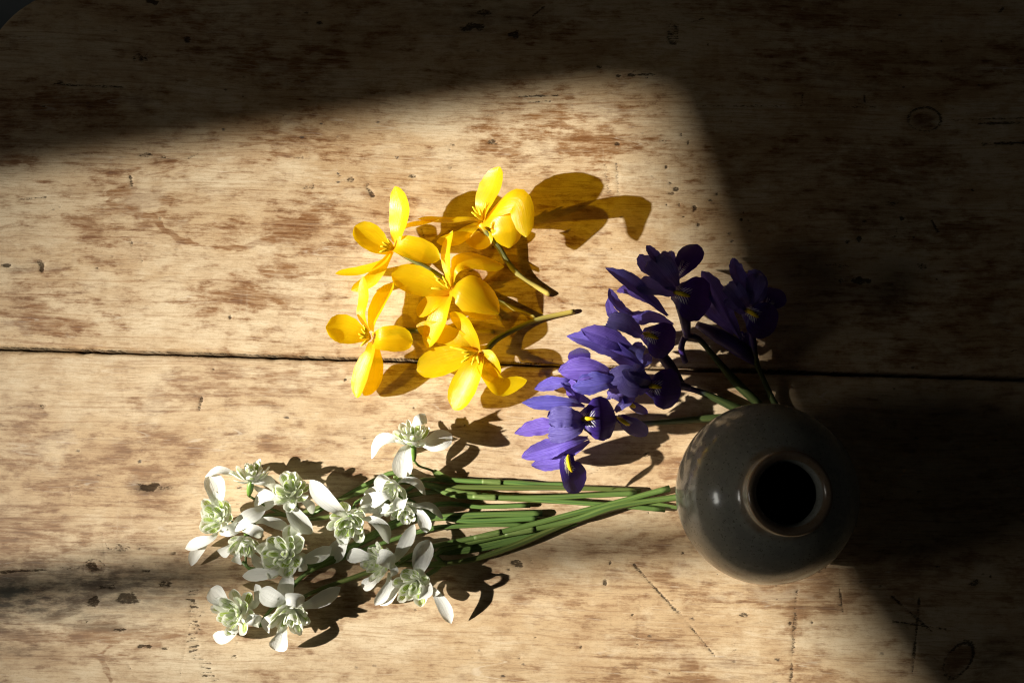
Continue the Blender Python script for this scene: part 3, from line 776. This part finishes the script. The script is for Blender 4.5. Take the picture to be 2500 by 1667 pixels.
# ---- irises
def iris(label, centre, falls, styles, standards, tube_pts, stem_pts, extra=()):
    c = V2(*centre)
    o = thing('dwarf_iris', label, 'flower', (c.x, c.y, 0), 'violet dwarf irises laid beside the vase')
    for (pts, wd, roll, cup, crest) in falls:
        s = Sheet(V2.pts(pts), V2.w(wd, 35), 'fall', roll, cup, n=20, m=12, seed=rng.random(), ruffle=.012, rf=2.5, flare=-cup * .5)
        f = s.build('fall', M['fall'], o); register_child(f, o)
        if crest:
            cp = [s.at(v)[0] + s.at(v)[3] * (.0009 * math.sin(math.pi * min(v / .42, 1)) + .0003) for v in (.05, .15, .25, .35, .42)]
            cr = tube('crest', cp, [.0008, .0013, .0014, .0014, .0012, .0006], M['crest'], f, n=14, sides=8, flat=.8, hint=s.at(.25)[3])
    for (pts, wd, roll, cup) in styles:
        Sheet(V2.pts(pts), V2.w(wd, 38), 'style', roll, cup, n=22, m=12, seed=rng.random(), ruffle=.048, rf=3.6, crease=.05).build('style_arm', M['style'], o)
    for (pts, wd, roll, cup) in standards:
        Sheet(V2.pts(pts), V2.w(wd, 35), 'standard', roll, cup * 1.25, n=26, m=12, seed=rng.random(), ruffle=.050, rf=3.3, crease=.09).build('standard', M['lilac'], o)
    if tube_pts:
        tube('flower_tube', V2.pts(tube_pts[0]), [r * 1e-3 for r in tube_pts[1]], M['siris_tube'], o, n=18)
    if stem_pts:
        tube('stem', V2.pts(stem_pts[0]), [r * .82e-3 for r in stem_pts[1]], M['siris'], o, n=26, ridge=.05)
    return o
M['siris_tube'] = mat_simple('iris_tube_violet', (.045, .022, .14), (.030, .016, .08), .45, .4, stripes=(8, 1.5, 1))

iris('violet iris in full sun over the green stalks, round dark fall with bright yellow crest', (520, 1090, 30), [
    ([(470, 1085, 33), (530, 1083, 38), (610, 1080, 37), (697, 1082, 29)], 255, 0, -24, True),
    ([(415, 1290, 26), (408, 1355, 29), (450, 1430, 25), (478, 1520, 15)], 165, -22, -24, True),
    ([(700, 1075, 24), (735, 1090, 27), (800, 1135, 23), (878, 1185, 16)], 120, 38, -28, True)],
    [([(500, 1085, 36), (440, 1080, 43), (370, 1070, 43), (292, 1088, 40)], 128, 0, 22),
     ([(500, 1110, 35), (440, 1150, 40), (370, 1170, 39), (290, 1170, 35)], 118, 14, 22),
     ([(690, 1040, 28), (730, 1000, 32), (770, 965, 32), (800, 940, 30)], 70, 20, 25)],
    [([(510, 1010, 30), (420, 985, 36), (290, 985, 35), (134, 988, 30)], 98, -14, 30),
     ([(480, 1120, 28), (380, 1120, 33), (230, 1135, 29), (90, 1170, 23)], 112, 8, 26),
     ([(530, 1195, 26), (420, 1220, 31), (290, 1260, 27), (132, 1310, 20)], 128, -10, 26),
     ([(540, 1215, 22), (450, 1270, 25), (340, 1340, 20), (192, 1362, 14)], 118, 18, 30)],
    ([(700, 1080, 24), (640, 1090, 26), (520, 1090, 30)], [2.0, 2.4, 3.0]),
    ([(690, 1085, 22), (830, 1108, 8), (1060, 1095, 4), (1300, 1075, 3.5), (1480, 1060, 3.5)], [2.0, 1.8, 2.4, 3.0, 2.8]))

iris('half-shaded violet iris beside the sunlit one, dusky grey-lilac arms round its yellow crest', (930, 890, 34), [
    ([(865, 885, 38), (930, 890, 44), (1000, 905, 42), (1085, 920, 33)], 235, 8, -24, True),
    ([(500, 790, 22), (490, 745, 26), (475, 700, 25), (468, 660, 20)], 135, 0, -24, False),
    ([(740, 960, 22), (790, 1000, 20), (840, 1030, 14), (885, 1052, 8)], 60, 20, -50, True)],
    [([(905, 880, 42), (850, 850, 48), (800, 810, 48), (790, 765, 44)], 125, 18, 20),
     ([(905, 890, 42), (840, 890, 49), (770, 880, 48), (745, 820, 45)], 135, -20, 22),
     ([(900, 870, 40), (820, 840, 44), (740, 820, 43), (660, 850, 39)], 120, 0, 22),
     ([(760, 985, 30), (725, 950, 35), (690, 925, 34), (645, 945, 30)], 90, 0, 24)],
    [([(720, 890, 36), (640, 865, 42), (540, 880, 40), (436, 892, 35)], 150, 12, 26),
     ([(690, 840, 32), (580, 790, 39), (470, 785, 37), (352, 800, 31)], 150, -8, 28),
     ([(480, 850, 26), (390, 865, 31), (300, 880, 27), (208, 905, 22)], 92, 12, 30),
     ([(470, 985, 28), (450, 930, 33), (410, 880, 31), (370, 850, 27)], 90, 20, 30),
     ([(560, 990, 22), (490, 960, 26), (440, 930, 24), (395, 885, 20)], 80, -20, 30)],
    ([(1130, 895, 14), (1040, 880, 24), (930, 880, 36)], [2.2, 3.6, 3.4]),
    ([(1090, 890, 16), (1180, 915, 9), (1280, 955, 6), (1400, 1010, 4.5), (1520, 1060, 4)], [2.6, 2.2, 3.0, 3.8, 3.4]))

iris('violet iris with long pointed pale standards reaching to the yellow heap, above the joint', (900, 620, 34), [
    ([(850, 570, 38), (915, 590, 43), (980, 620, 40), (1042, 655, 31)], 215, 12, -24, True),
    ([(690, 560, 26), (700, 590, 26), (720, 620, 22), (740, 660, 17)], 80, 30, -30, True)],
    [([(850, 585, 40), (800, 550, 47), (740, 510, 46), (646, 495, 41)], 118, 4, 22),
     ([(860, 640, 36), (830, 660, 40), (810, 690, 38), (800, 720, 33)], 105, -10, 22),
     ([(900, 700, 30), (880, 730, 33), (850, 745, 31), (810, 750, 26)], 90, 10, 20)],
    [([(870, 780, 30), (740, 705, 39), (570, 620, 37), (402, 588, 31)], 135, 6, 28),
     ([(830, 720, 31), (730, 640, 40), (620, 590, 41), (486, 548, 36)], 130, -14, 28),
     ([(800, 700, 30), (720, 630, 38), (660, 570, 39), (605, 530, 36)], 90, 10, 26),
     ([(800, 455, 28), (735, 430, 36), (690, 390, 39), (652, 305, 37)], 80, 26, 30),
     ([(780, 470, 26), (700, 470, 33), (665, 430, 34), (648, 360, 32)], 70, -30, 30),
     ([(860, 790, 24), (800, 780, 29), (720, 720, 27), (650, 690, 22)], 80, 0, 28)],
    ([(1090, 880, 12), (1020, 770, 20), (940, 670, 32)], [2.4, 3.8, 3.2]),
    None)

iris('violet iris with broad dark fall and long furled standard, its stalk bowed and hooked', (1100, 330, 36), [
    ([(1030, 325, 40), (1100, 340, 47), (1180, 370, 44), (1262, 405, 34)], 262, 10, -24, True),
    ([(1050, 240, 34), (1090, 180, 40), (1135, 110, 38), (1182, 40, 30)], 150, -20, -24, False)],
    [([(1060, 300, 44), (1010, 245, 52), (965, 190, 51), (905, 132, 46)], 160, 0, 22),
     ([(1045, 330, 42), (980, 310, 48), (910, 300, 46), (836, 268, 41)], 120, 14, 22),
     ([(1060, 260, 42), (1020, 180, 49), (985, 140, 48), (960, 95, 44)], 100, -10, 20)],
    [([(990, 200, 40), (950, 140, 47), (915, 95, 46), (880, 48, 42)], 70, 10, 30),
     ([(990, 260, 36), (930, 210, 42), (880, 160, 40), (832, 108, 35)], 110, -10, 24),
     ([(1060, 190, 32), (1020, 130, 37), (1000, 110, 36), (985, 90, 32)], 90, 0, 24),
     ([(1005, 470, 32), (890, 365, 42), (770, 265, 42), (634, 182, 37)], 120, 14, 46),
     ([(980, 440, 30), (880, 360, 37), (780, 310, 35), (700, 320, 30)], 80, -30, 30),
     ([(1040, 520, 28), (930, 480, 34), (840, 485, 31), (750, 455, 25)], 100, 10, 26)],
    ([(1120, 590, 20), (1110, 500, 28), (1080, 400, 36)], [2.4, 3.6, 3.4]),
    ([(1110, 745, 8), (1085, 660, 13), (1115, 588, 17), (1190, 605, 14), (1290, 720, 8), (1410, 860, 5), (1530, 975, 4), (1600, 1040, 4)], [2.4, 2.6, 2.2, 2.2, 2.8, 3.8, 3.6, 3.0]))

iris('darkest violet iris standing wholly in shade at the end of the iris bunch', (1500, 450, 36), [
    ([(1455, 425, 38), (1515, 455, 44), (1580, 500, 41), (1650, 545, 32)], 215, 12, -24, True),
    ([(1570, 440, 32), (1605, 395, 37), (1640, 355, 35), (1690, 320, 28)], 150, -10, -24, False),
    ([(1440, 560, 24), (1450, 590, 24), (1470, 610, 20), (1500, 640, 15)], 80, 0, -20, False)],
    [([(1480, 420, 42), (1440, 370, 49), (1405, 320, 48), (1360, 280, 43)], 115, 0, 22),
     ([(1470, 440, 40), (1430, 420, 45), (1400, 400, 44), (1368, 360, 40)], 90, 16, 22),
     ([(1500, 400, 42), (1520, 320, 49), (1530, 270, 48), (1520, 215, 43)], 120, -10, 22)],
    [([(1500, 400, 38), (1450, 290, 46), (1415, 200, 45), (1398, 124, 40)], 100, 6, 28),
     ([(1530, 410, 36), (1560, 330, 43), (1540, 250, 42), (1490, 195, 38)], 110, -16, 28),
     ([(1440, 600, 26), (1370, 480, 35), (1290, 330, 35), (1210, 200, 29)], 140, 8, 34),
     ([(1400, 580, 22), (1330, 490, 28), (1270, 430, 26), (1230, 380, 21)], 110, -14, 26)],
    ([(1530, 740, 10), (1430, 660, 18), (1300, 580, 20), (1180, 520, 16)], [3.0, 5.5, 5.0, 2.4]),
    ([(1500, 520, 28), (1515, 640, 20), (1535, 745, 12), (1580, 850, 7), (1640, 980, 4.5), (1690, 1060, 4)], [3.4, 3.2, 2.4, 2.0, 2.4, 2.6]))

# ---- snowdrops
def imgdir(dx, dy, dz):
    v = Vector((dx, -dy, dz)); return v.normalized()
def snowdrop(label, V, rose, outer, pedicel, stem=None, srad=1.6, small=1.0, counts=(7, 6, 5, 3), spathe=None):
    cx, cy, cz, rad, ax = rose
    c = V(cx, cy, cz); a = imgdir(*ax); Rr = V.w(rad, cz) * .95
    o = thing('double_snowdrop', label, 'flower', (c.x, c.y, 0), 'double snowdrops in a loose bunch')
    p1 = a.orthogonal().normalized(); p2 = a.cross(p1)
    heart = c - a * Rr * .55
    lays = [(counts[0], 68, 1.06, .80, 52), (counts[1] + 1, 50, 1.04, .68, 58), (counts[2] + 1, 32, .98, .58, 64), (counts[3] + 1, 14, .90, .46, 70)]
    for li, (n, sp, ln, wd, cup) in enumerate(lays):
        off = rng.uniform(0, 6.28)
        for k in range(n):
            th = off + 2 * math.pi * (k + rng.uniform(-.16, .16)) / n
            rad_d = p1 * math.cos(th) + p2 * math.sin(th)
            s = R_(sp + rng.uniform(-15, 15)); l = Rr * ln * rng.uniform(.76, 1.16)
            d0 = a * math.cos(s * 1.12) + rad_d * math.sin(s * 1.12)
            d1 = a * math.cos(s * .78) + rad_d * math.sin(s * .78)
            cw = rng.uniform(.35, .85); d2 = a * math.cos(s * cw) + rad_d * math.sin(s * cw)
            q0 = heart + rad_d * Rr * (.16 - .03 * li)
            q1 = q0 + d0 * l * .42; q2 = q1 + d1 * l * .40; q3 = q2 + d2 * l * .28
            chord = (q3 - q0).normalized()
            nrm = (a - rad_d * .9).normalized()                 # inner face looks to the axis
            Sheet([q0, q1, q2, q3], Rr * wd * rng.uniform(.72, 1.22), 'inner', rng.uniform(-16, 16), cup * rng.uniform(.6, 1.25), n=9, m=6, hint=nrm, seed=rng.random(), ruffle=.012, rf=1.5).build('inner_petal', M['inner'], o)
    for (pts, wd, roll, cup) in outer:
        Sheet(V.pts(pts), V.w(wd, cz), 'snow', roll, cup, n=16, m=8, seed=rng.random(), ruffle=.010, rf=1.6).build('outer_petal', M['white'], o)
    ov0 = heart - a * Rr * .02; 
    if pedicel and pedicel[0] == 'show':
        pp = V.pts(pedicel[1])
        tube('ovary', [heart, heart.lerp(pp[0], .5), pp[0]], [.0013, .0021, .0023, .0019, .0010], M['ovary'], o, n=10, sides=10)
        tube('pedicel', pp, [.0008, .0007, .0008], M['green'], o, n=14, sides=6)
    else:
        tube('ovary', [heart, heart - a * .0045 - Vector((0, 0, .0005)), heart - a * .008 - Vector((0, 0, .002))], [.0013, .0021, .0022, .0012], M['ovary'], o, n=8, sides=10)
        if pedicel:
            e = heart - a * .008 - Vector((0, 0, .002)); e.z = max(e.z, .002)
            tube('pedicel', [e] + V.pts(pedicel[1]), [.0008, .0007, .0009], M['green'], o, n=14, sides=6)
    if spathe:
        Sheet(V.pts(spathe[0]), V.w(spathe[1], 5), 'leaf', spathe[2], 40, n=14, m=6, seed=1).build('spathe', M['spathe'], o)
    if stem:
        SV, sp = stem[0], stem[1]
        tube('stem', SV.pts(sp), [srad * k * 1e-3 for k in (.70, .95, 1.05, rng.uniform(.85, 1.1), rng.uniform(1.0, 1.25), rng.uniform(.9, 1.1), rng.uniform(1.0, 1.2))], M['green'], o, n=30, sides=8, flat=.8)
        full = spline(SV.pts(sp), 40); k0 = rng.randint(9, 15); k1 = k0 + rng.randint(4, 7)
        tube('sheath', [p + Vector((0, 0, .0003)) for p in full[k0:k1:2]], [srad * .9e-3, srad * 1.14e-3, srad * 1.16e-3], M['spathe'], o, n=8, sides=8, flat=.8)
    return o

def c3to5(x, y, z): return ((440 + x / 2.6125 - 1040) * 3.675, (1000 + y / 2.6125 - 1120) * 3.675, z)
def c4to5(x, y, z): return ((760 + x / 2.8 - 1040) * 3.675, (1000 + y / 2.8 - 1120) * 3.675, z)

snowdrop('double snowdrop seen side-on above the others with green ovary below, two thin curled outer petals', V3, (452, 398, 17, 112, (.05, -.85, .45)),
    [([(400, 440, 12), (330, 408, 17), (240, 388, 18), (160, 428, 12)], 62, 30, 34),
     ([(440, 460, 12), (500, 455, 18), (560, 458, 17), (606, 515, 10)], 78, -18, 40),
     ([(460, 480, 9), (520, 520, 9), (580, 545, 6), (620, 560, 3)], 60, 0, 25)],
    ('show', [(437, 548, 9), (500, 585, 7), (560, 622, 5), (620, 648, 4)]), (V5, [c3to5(600, 640, 4), c3to5(760, 662, 4), (-300, 210, 4), (160, 248, 4), (1240, 258, 3.5), (1925, 282, 2.6)]), 1.65)

snowdrop("double snowdrop at the bunch's tip with four outer petals splayed like a windmill", V3, (222, 680, 18, 132, (-.28, -.15, .9)),
    [([(225, 650, 13), (235, 570, 17), (225, 490, 15), (180, 410, 9)], 135, 8, 34),
     ([(300, 760, 12), (370, 735, 19), (450, 680, 20), (545, 635, 15)], 108, -10, 30),
     ([(240, 770, 11), (200, 822, 15), (120, 848, 13), (32, 885, 8)], 82, 16, 30),
     ([(200, 800, 9), (140, 872, 10), (95, 920, 7), (70, 995, 3)], 76, -16, 28),
     ([(250, 790, 13), (300, 770, 19), (350, 752, 18), (400, 748, 14)], 90, 24, 40)],
    ('hide', [(420, 760, 4), (510, 690, 3)]), (V5, [c3to5(500, 690, 3), c3to5(620, 665, 4), c3to5(900, 690, 4), (0, 300, 4), (560, 345, 4.0), (1000, 372, 3.2), (1500, 392, 2.6)]), 1.45)

snowdrop('double snowdrop with neat round rosette facing up and one broad petal drooping over a stalk', V3, (706, 505, 19, 128, (.05, -.35, .9)),
    [([(705, 560, 14), (705, 630, 19), (760, 710, 17), (842, 788, 11)], 118, -10, 36),
     ([(650, 560, 13), (600, 560, 17), (540, 555, 14), (472, 612, 8)], 90, 20, 40),
     ([(750, 560, 12), (800, 590, 14), (830, 620, 10), (850, 660, 5)], 70, -30, 34),
     ([(640, 570, 10), (570, 600, 8), (520, 610, 5), (470, 600, 3)], 80, 0, 24)],
    ('hide', [(760, 640, 4), (850, 672, 3)]), (V5, [c3to5(840, 668, 3), (-300, 120, 4), (-60, 225, 4.5), (105, 235, 4.5), (300, 300, 5), (1100, 372, 5), (1700, 415, 4.5), (2145, 455, 3.6)]), 1.55)

snowdrop('double snowdrop hanging face-down behind the windmill-petalled one, petals bunched like a bell', V3, (410, 870, 14, 118, (.02, .75, .5)),
    [([(395, 770, 17), (440, 755, 24), (490, 775, 23), (515, 812, 18)], 85, 14, 46),
     ([(480, 720, 14), (540, 705, 18), (620, 725, 15), (694, 760, 9)], 72, 8, 30),
     ([(340, 850, 13), (310, 880, 15), (280, 905, 12), (250, 915, 7)], 80, -18, 40),
     ([(370, 900, 14), (365, 930, 15), (365, 955, 12), (362, 978, 7)], 75, 0, 44),
     ([(450, 900, 8), (480, 950, 8), (510, 985, 5), (535, 1010, 2.5)], 70, 0, 25)],
    ('hide', [(420, 980, 4), (500, 1015, 3)]), (V5, [c3to5(395, 968, 5), c3to5(440, 1012, 3), c3to5(600, 1015, 3), c3to5(900, 960, 3), (0, 435, 4), (500, 430, 4), (935, 415, 3)]), 1.5, counts=(6, 6, 4, 3))

snowdrop('large double snowdrop rosette amid the bunch, a petal on each side, in half shade', V3, (662, 918, 17, 150, (-.05, -.1, 1)),
    [([(650, 990, 12), (600, 1040, 15), (500, 1050, 12), (396, 1060, 7)], 86, 10, 30),
     ([(690, 1000, 12), (690, 1070, 16), (675, 1140, 14), (672, 1210, 9)], 110, 0, 34),
     ([(740, 950, 12), (800, 955, 15), (890, 925, 14), (965, 872, 9)], 96, -14, 30),
     ([(710, 850, 12), (735, 790, 15), (745, 740, 13), (730, 690, 9)], 90, 20, 30),
     ([(740, 980, 13), (765, 1000, 18), (790, 990, 16), (800, 965, 12)], 70, 0, 40)],
    ('hide', [(800, 1000, 4), (880, 960, 3)]), (V5, [c3to5(560, 1010, 2.5), c3to5(860, 990, 4), c3to5(1000, 925, 4), (-200, 560, 4), (120, 525, 4.2), (500, 500, 4), (1045, 490, 3.2)]), 2.0)

snowdrop('double snowdrop at the lower end with open green-streaked cup and crumpled side petal', V3, (338, 1290, 17, 135, (-.25, -.1, .95)),
    [([(300, 1260, 13), (275, 1225, 17), (235, 1185, 15), (192, 1142, 10)], 125, 8, 40),
     ([(440, 1270, 12), (490, 1230, 17), (505, 1170, 15), (478, 1112, 10)], 72, -34, 34),
     ([(360, 1370, 11), (340, 1425, 14), (280, 1450, 11), (208, 1438, 6)], 88, 16, 34),
     ([(410, 1350, 13), (450, 1340, 19), (485, 1345, 18), (505, 1370, 12)], 85, -10, 56)],
    ('hide', [(510, 1380, 3), (540, 1320, 3)]), (V5, [c3to5(505, 1380, 3), c3to5(560, 1290, 3), c3to5(640, 1220, 3), c3to5(780, 1060, 3.5), c3to5(960, 970, 4), (-60, 650, 4), (350, 600, 4), (900, 588, 3.2)]), 1.45)

snowdrop('double snowdrop turned down with three outer petals spread in a star over its rosette', V3, (705, 1325, 15, 142, (.12, .62, .65)),
    [([(680, 1250, 17), (630, 1215, 23), (570, 1190, 22), (508, 1150, 17)], 125, 0, 34),
     ([(660, 1235, 18), (700, 1205, 25), (745, 1210, 25), (786, 1245, 20)], 98, 16, 42),
     ([(660, 1380, 13), (650, 1430, 16), (635, 1480, 13), (606, 1532, 7)], 125, -8, 38),
     ([(750, 1260, 13), (840, 1235, 15), (930, 1195, 12), (1022, 1130, 7)], 100, -6, 26),
     ([(610, 1300, 13), (575, 1330, 17), (555, 1370, 14), (560, 1420, 9)], 90, 26, 40)],
    ('hide', [(760, 1220, 5), (800, 1190, 4)]), (V5, [c3to5(770, 1200, 5), c3to5(900, 1140, 4), c3to5(1060, 1085, 4), (-300, 950, 4), (0, 948, 4), (400, 905, 4), (800, 775, 5), (1300, 565, 6), (1900, 380, 6)]), 1.75, counts=(6, 6, 5, 3))

snowdrop('double snowdrop set apart near the yellow crocuses with fan of green-striped petals and bare ovary', V4, (690, 165, 22, 128, (0, -.72, .62)),
    [([(665, 240, 16), (640, 290, 23), (625, 370, 19), (622, 475, 11)], 148, -4, 30),
     ([(640, 235, 15), (570, 205, 20), (480, 215, 18), (412, 335, 9)], 112, 24, 42),
     ([(740, 225, 15), (830, 225, 20), (900, 200, 20), (960, 165, 17)], 150, -10, 22),
     ([(690, 110, 22), (730, 75, 27), (760, 65, 26), (790, 90, 22)], 85, 0, 44)],
    ('show', [(702, 350, 12), (740, 385, 10), (800, 405, 8), (850, 425, 6)]), (V5, [c4to5(845, 420, 6), (130, 165, 5), (350, 195, 4.5), (760, 210, 4.2), (1010, 226, 3), (1250, 232, 2.4)]), 1.6,
    spathe=([(835, 415, 8), (880, 450, 7), (930, 475, 5), (985, 490, 4)], 60, 10))

snowdrop('small ragged double snowdrop over the start of the stalks, thin petal arching to the right', V4, (545, 540, 16, 105, (-.45, .55, .6)),
    [([(560, 560, 15), (500, 590, 20), (420, 620, 17), (332, 650, 9)], 118, 6, 32),
     ([(520, 520, 13), (470, 530, 16), (420, 555, 13), (360, 580, 8)], 62, -10, 34),
     ([(545, 480, 18), (500, 470, 25), (470, 510, 24), (480, 562, 19)], 95, 20, 50),
     ([(590, 500, 15), (650, 480, 20), (720, 500, 17), (780, 582, 9)], 66, -14, 34)],
    ('hide', [(600, 470, 5), (660, 450, 4)]), (V5, [c4to5(560, 460, 6), c4to5(640, 450, 4.5), (-100, 200, 4.5), (0, 180, 4.5), (150, 190, 4.5), (300, 205, 2.6)]), 1.3, counts=(6, 5, 4, 2))

snowdrop('double snowdrop nodding over the stalks with frilled green-tipped skirt and thin pointed petals', V4, (625, 690, 16, 115, (.12, .72, .5)),
    [([(660, 640, 17), (720, 655, 22), (810, 660, 18), (902, 745, 9)], 58, -16, 34),
     ([(690, 670, 15), (745, 700, 18), (775, 760, 14), (784, 840, 7)], 98, 18, 34),
     ([(590, 660, 15), (550, 680, 19), (490, 670, 18), (455, 690, 12)], 80, 0, 44),
     ([(540, 690, 12), (480, 710, 14), (440, 735, 10), (405, 780, 5)], 66, 18, 30),
     ([(620, 640, 18), (625, 610, 25), (600, 650, 26), (610, 690, 22)], 95, 0, 46)],
    ('hide', [(640, 580, 5), (660, 540, 4)]), (V5, [c4to5(640, 600, 8), c4to5(645, 560, 5), c4to5(720, 515, 4), (60, 250, 4.5), (300, 330, 6), (1000, 345, 7), (1500, 325, 6), (1888, 305, 5)]), 1.75, counts=(7, 6, 4, 2))

snowdrop('double snowdrop with one very large white petal pointing back over the stalk joint', V4, (250, 775, 17, 138, (0, .40, .8)),
    [([(240, 720, 17), (180, 680, 25), (80, 590, 26), (-10, 480, 21)], 128, -8, 30),
     ([(340, 740, 14), (420, 755, 19), (490, 810, 16), (530, 912, 8)], 92, -14, 32),
     ([(250, 830, 11), (225, 890, 12), (180, 960, 8), (126, 1045, 3)], 130, 6, 22),
     ([(290, 710, 14), (350, 680, 18), (410, 672, 16), (470, 690, 10)], 72, 14, 34)],
    ('show', [(292, 660, 12), (300, 640, 10), (360, 600, 7), (440, 575, 5)]), (V5, [c4to5(300, 640, 9), c4to5(380, 595, 6), c4to5(520, 560, 4), c4to5(700, 640, 4), (0, 480, 4.5), (360, 555, 4.5), (1000, 530, 4)]), 1.65)

snowdrop('tall narrow double snowdrop rosette seen from the side, one rounded petal folded over it', V4, (450, 1040, 17, 135, (-.75, -.1, .55)),
    [([(540, 1050, 13), (590, 1000, 18), (650, 900, 17), (704, 782, 11)], 98, -10, 28),
     ([(430, 1010, 12), (380, 1000, 14), (310, 995, 11), (238, 1012, 6)], 105, 4, 28),
     ([(530, 1110, 13), (530, 1180, 16), (490, 1260, 12), (436, 1335, 6)], 88, -16, 34),
     ([(560, 1090, 18), (530, 1030, 27), (485, 1010, 28), (445, 1040, 23)], 120, 10, 40),
     ([(520, 1090, 19), (560, 1080, 25), (565, 1110, 24), (545, 1140, 20)], 60, 0, 40),
     ([(480, 1130, 9), (420, 1170, 10), (370, 1200, 7), (345, 1205, 4)], 90, 0, 30)],
    ('hide', [(640, 1030, 5), (700, 1010, 4)]), (V5, [c4to5(610, 1030, 6), c4to5(700, 985, 5), c4to5(840, 930, 5.5), (400, 715, 6), (800, 625, 7), (1400, 470, 8), (2186, 262, 6.5)]), 1.75, counts=(7, 7, 5, 3))

snowdrop('double snowdrop with an upright petal above and a long petal trailing below onto the board', V4, (700, 1200, 17, 130, (-.15, .22, .9)),
    [([(735, 1140, 14), (740, 1080, 20), (760, 990, 20), (806, 888, 14)], 142, 8, 32),
     ([(790, 1200, 12), (850, 1250, 16), (910, 1340, 13), (955, 1460, 6)], 98, 12, 32),
     ([(640, 1180, 10), (580, 1210, 11), (520, 1270, 8), (470, 1335, 4)], 110, 0, 28),
     ([(740, 1220, 18), (780, 1200, 25), (790, 1240, 25), (740, 1290, 21)], 85, -10, 44)],
    ('hide', [(800, 1120, 4), (880, 1060, 3)]), (V5, [c4to5(790, 1130, 4), c4to5(900, 1050, 4), (100, 830, 4), (600, 700, 5), (1300, 555, 7), (1700, 425, 8), (2300, 335, 5), (2420, 310, 4)]), 2.1)

# a leaf lying among the stalks and the loose cut ends
def leaf(label, pts, wd, roll):
    p = V5.pts(pts)
    o = thing('snowdrop_leaf', label, 'leaf', (p[0].x, p[0].y, 0))
    Sheet(p, V5.w(wd, 4), 'leaf', roll, 30, n=24, m=6, seed=3).build('blade', M['green'], o)
    return o
leaf('broad dark green leaf half hidden under the snowdrop stalks', [(1350, 560, 3), (900, 670, 3.2), (400, 790, 3), (40, 850, 2.5)], 120, 0)
leaf('narrow cut green leaf tip poking out beside the vase', [(1700, 400, 2.5), (1950, 400, 2.6), (2150, 420, 2.6), (2330, 450, 2.2)], 45, 10)
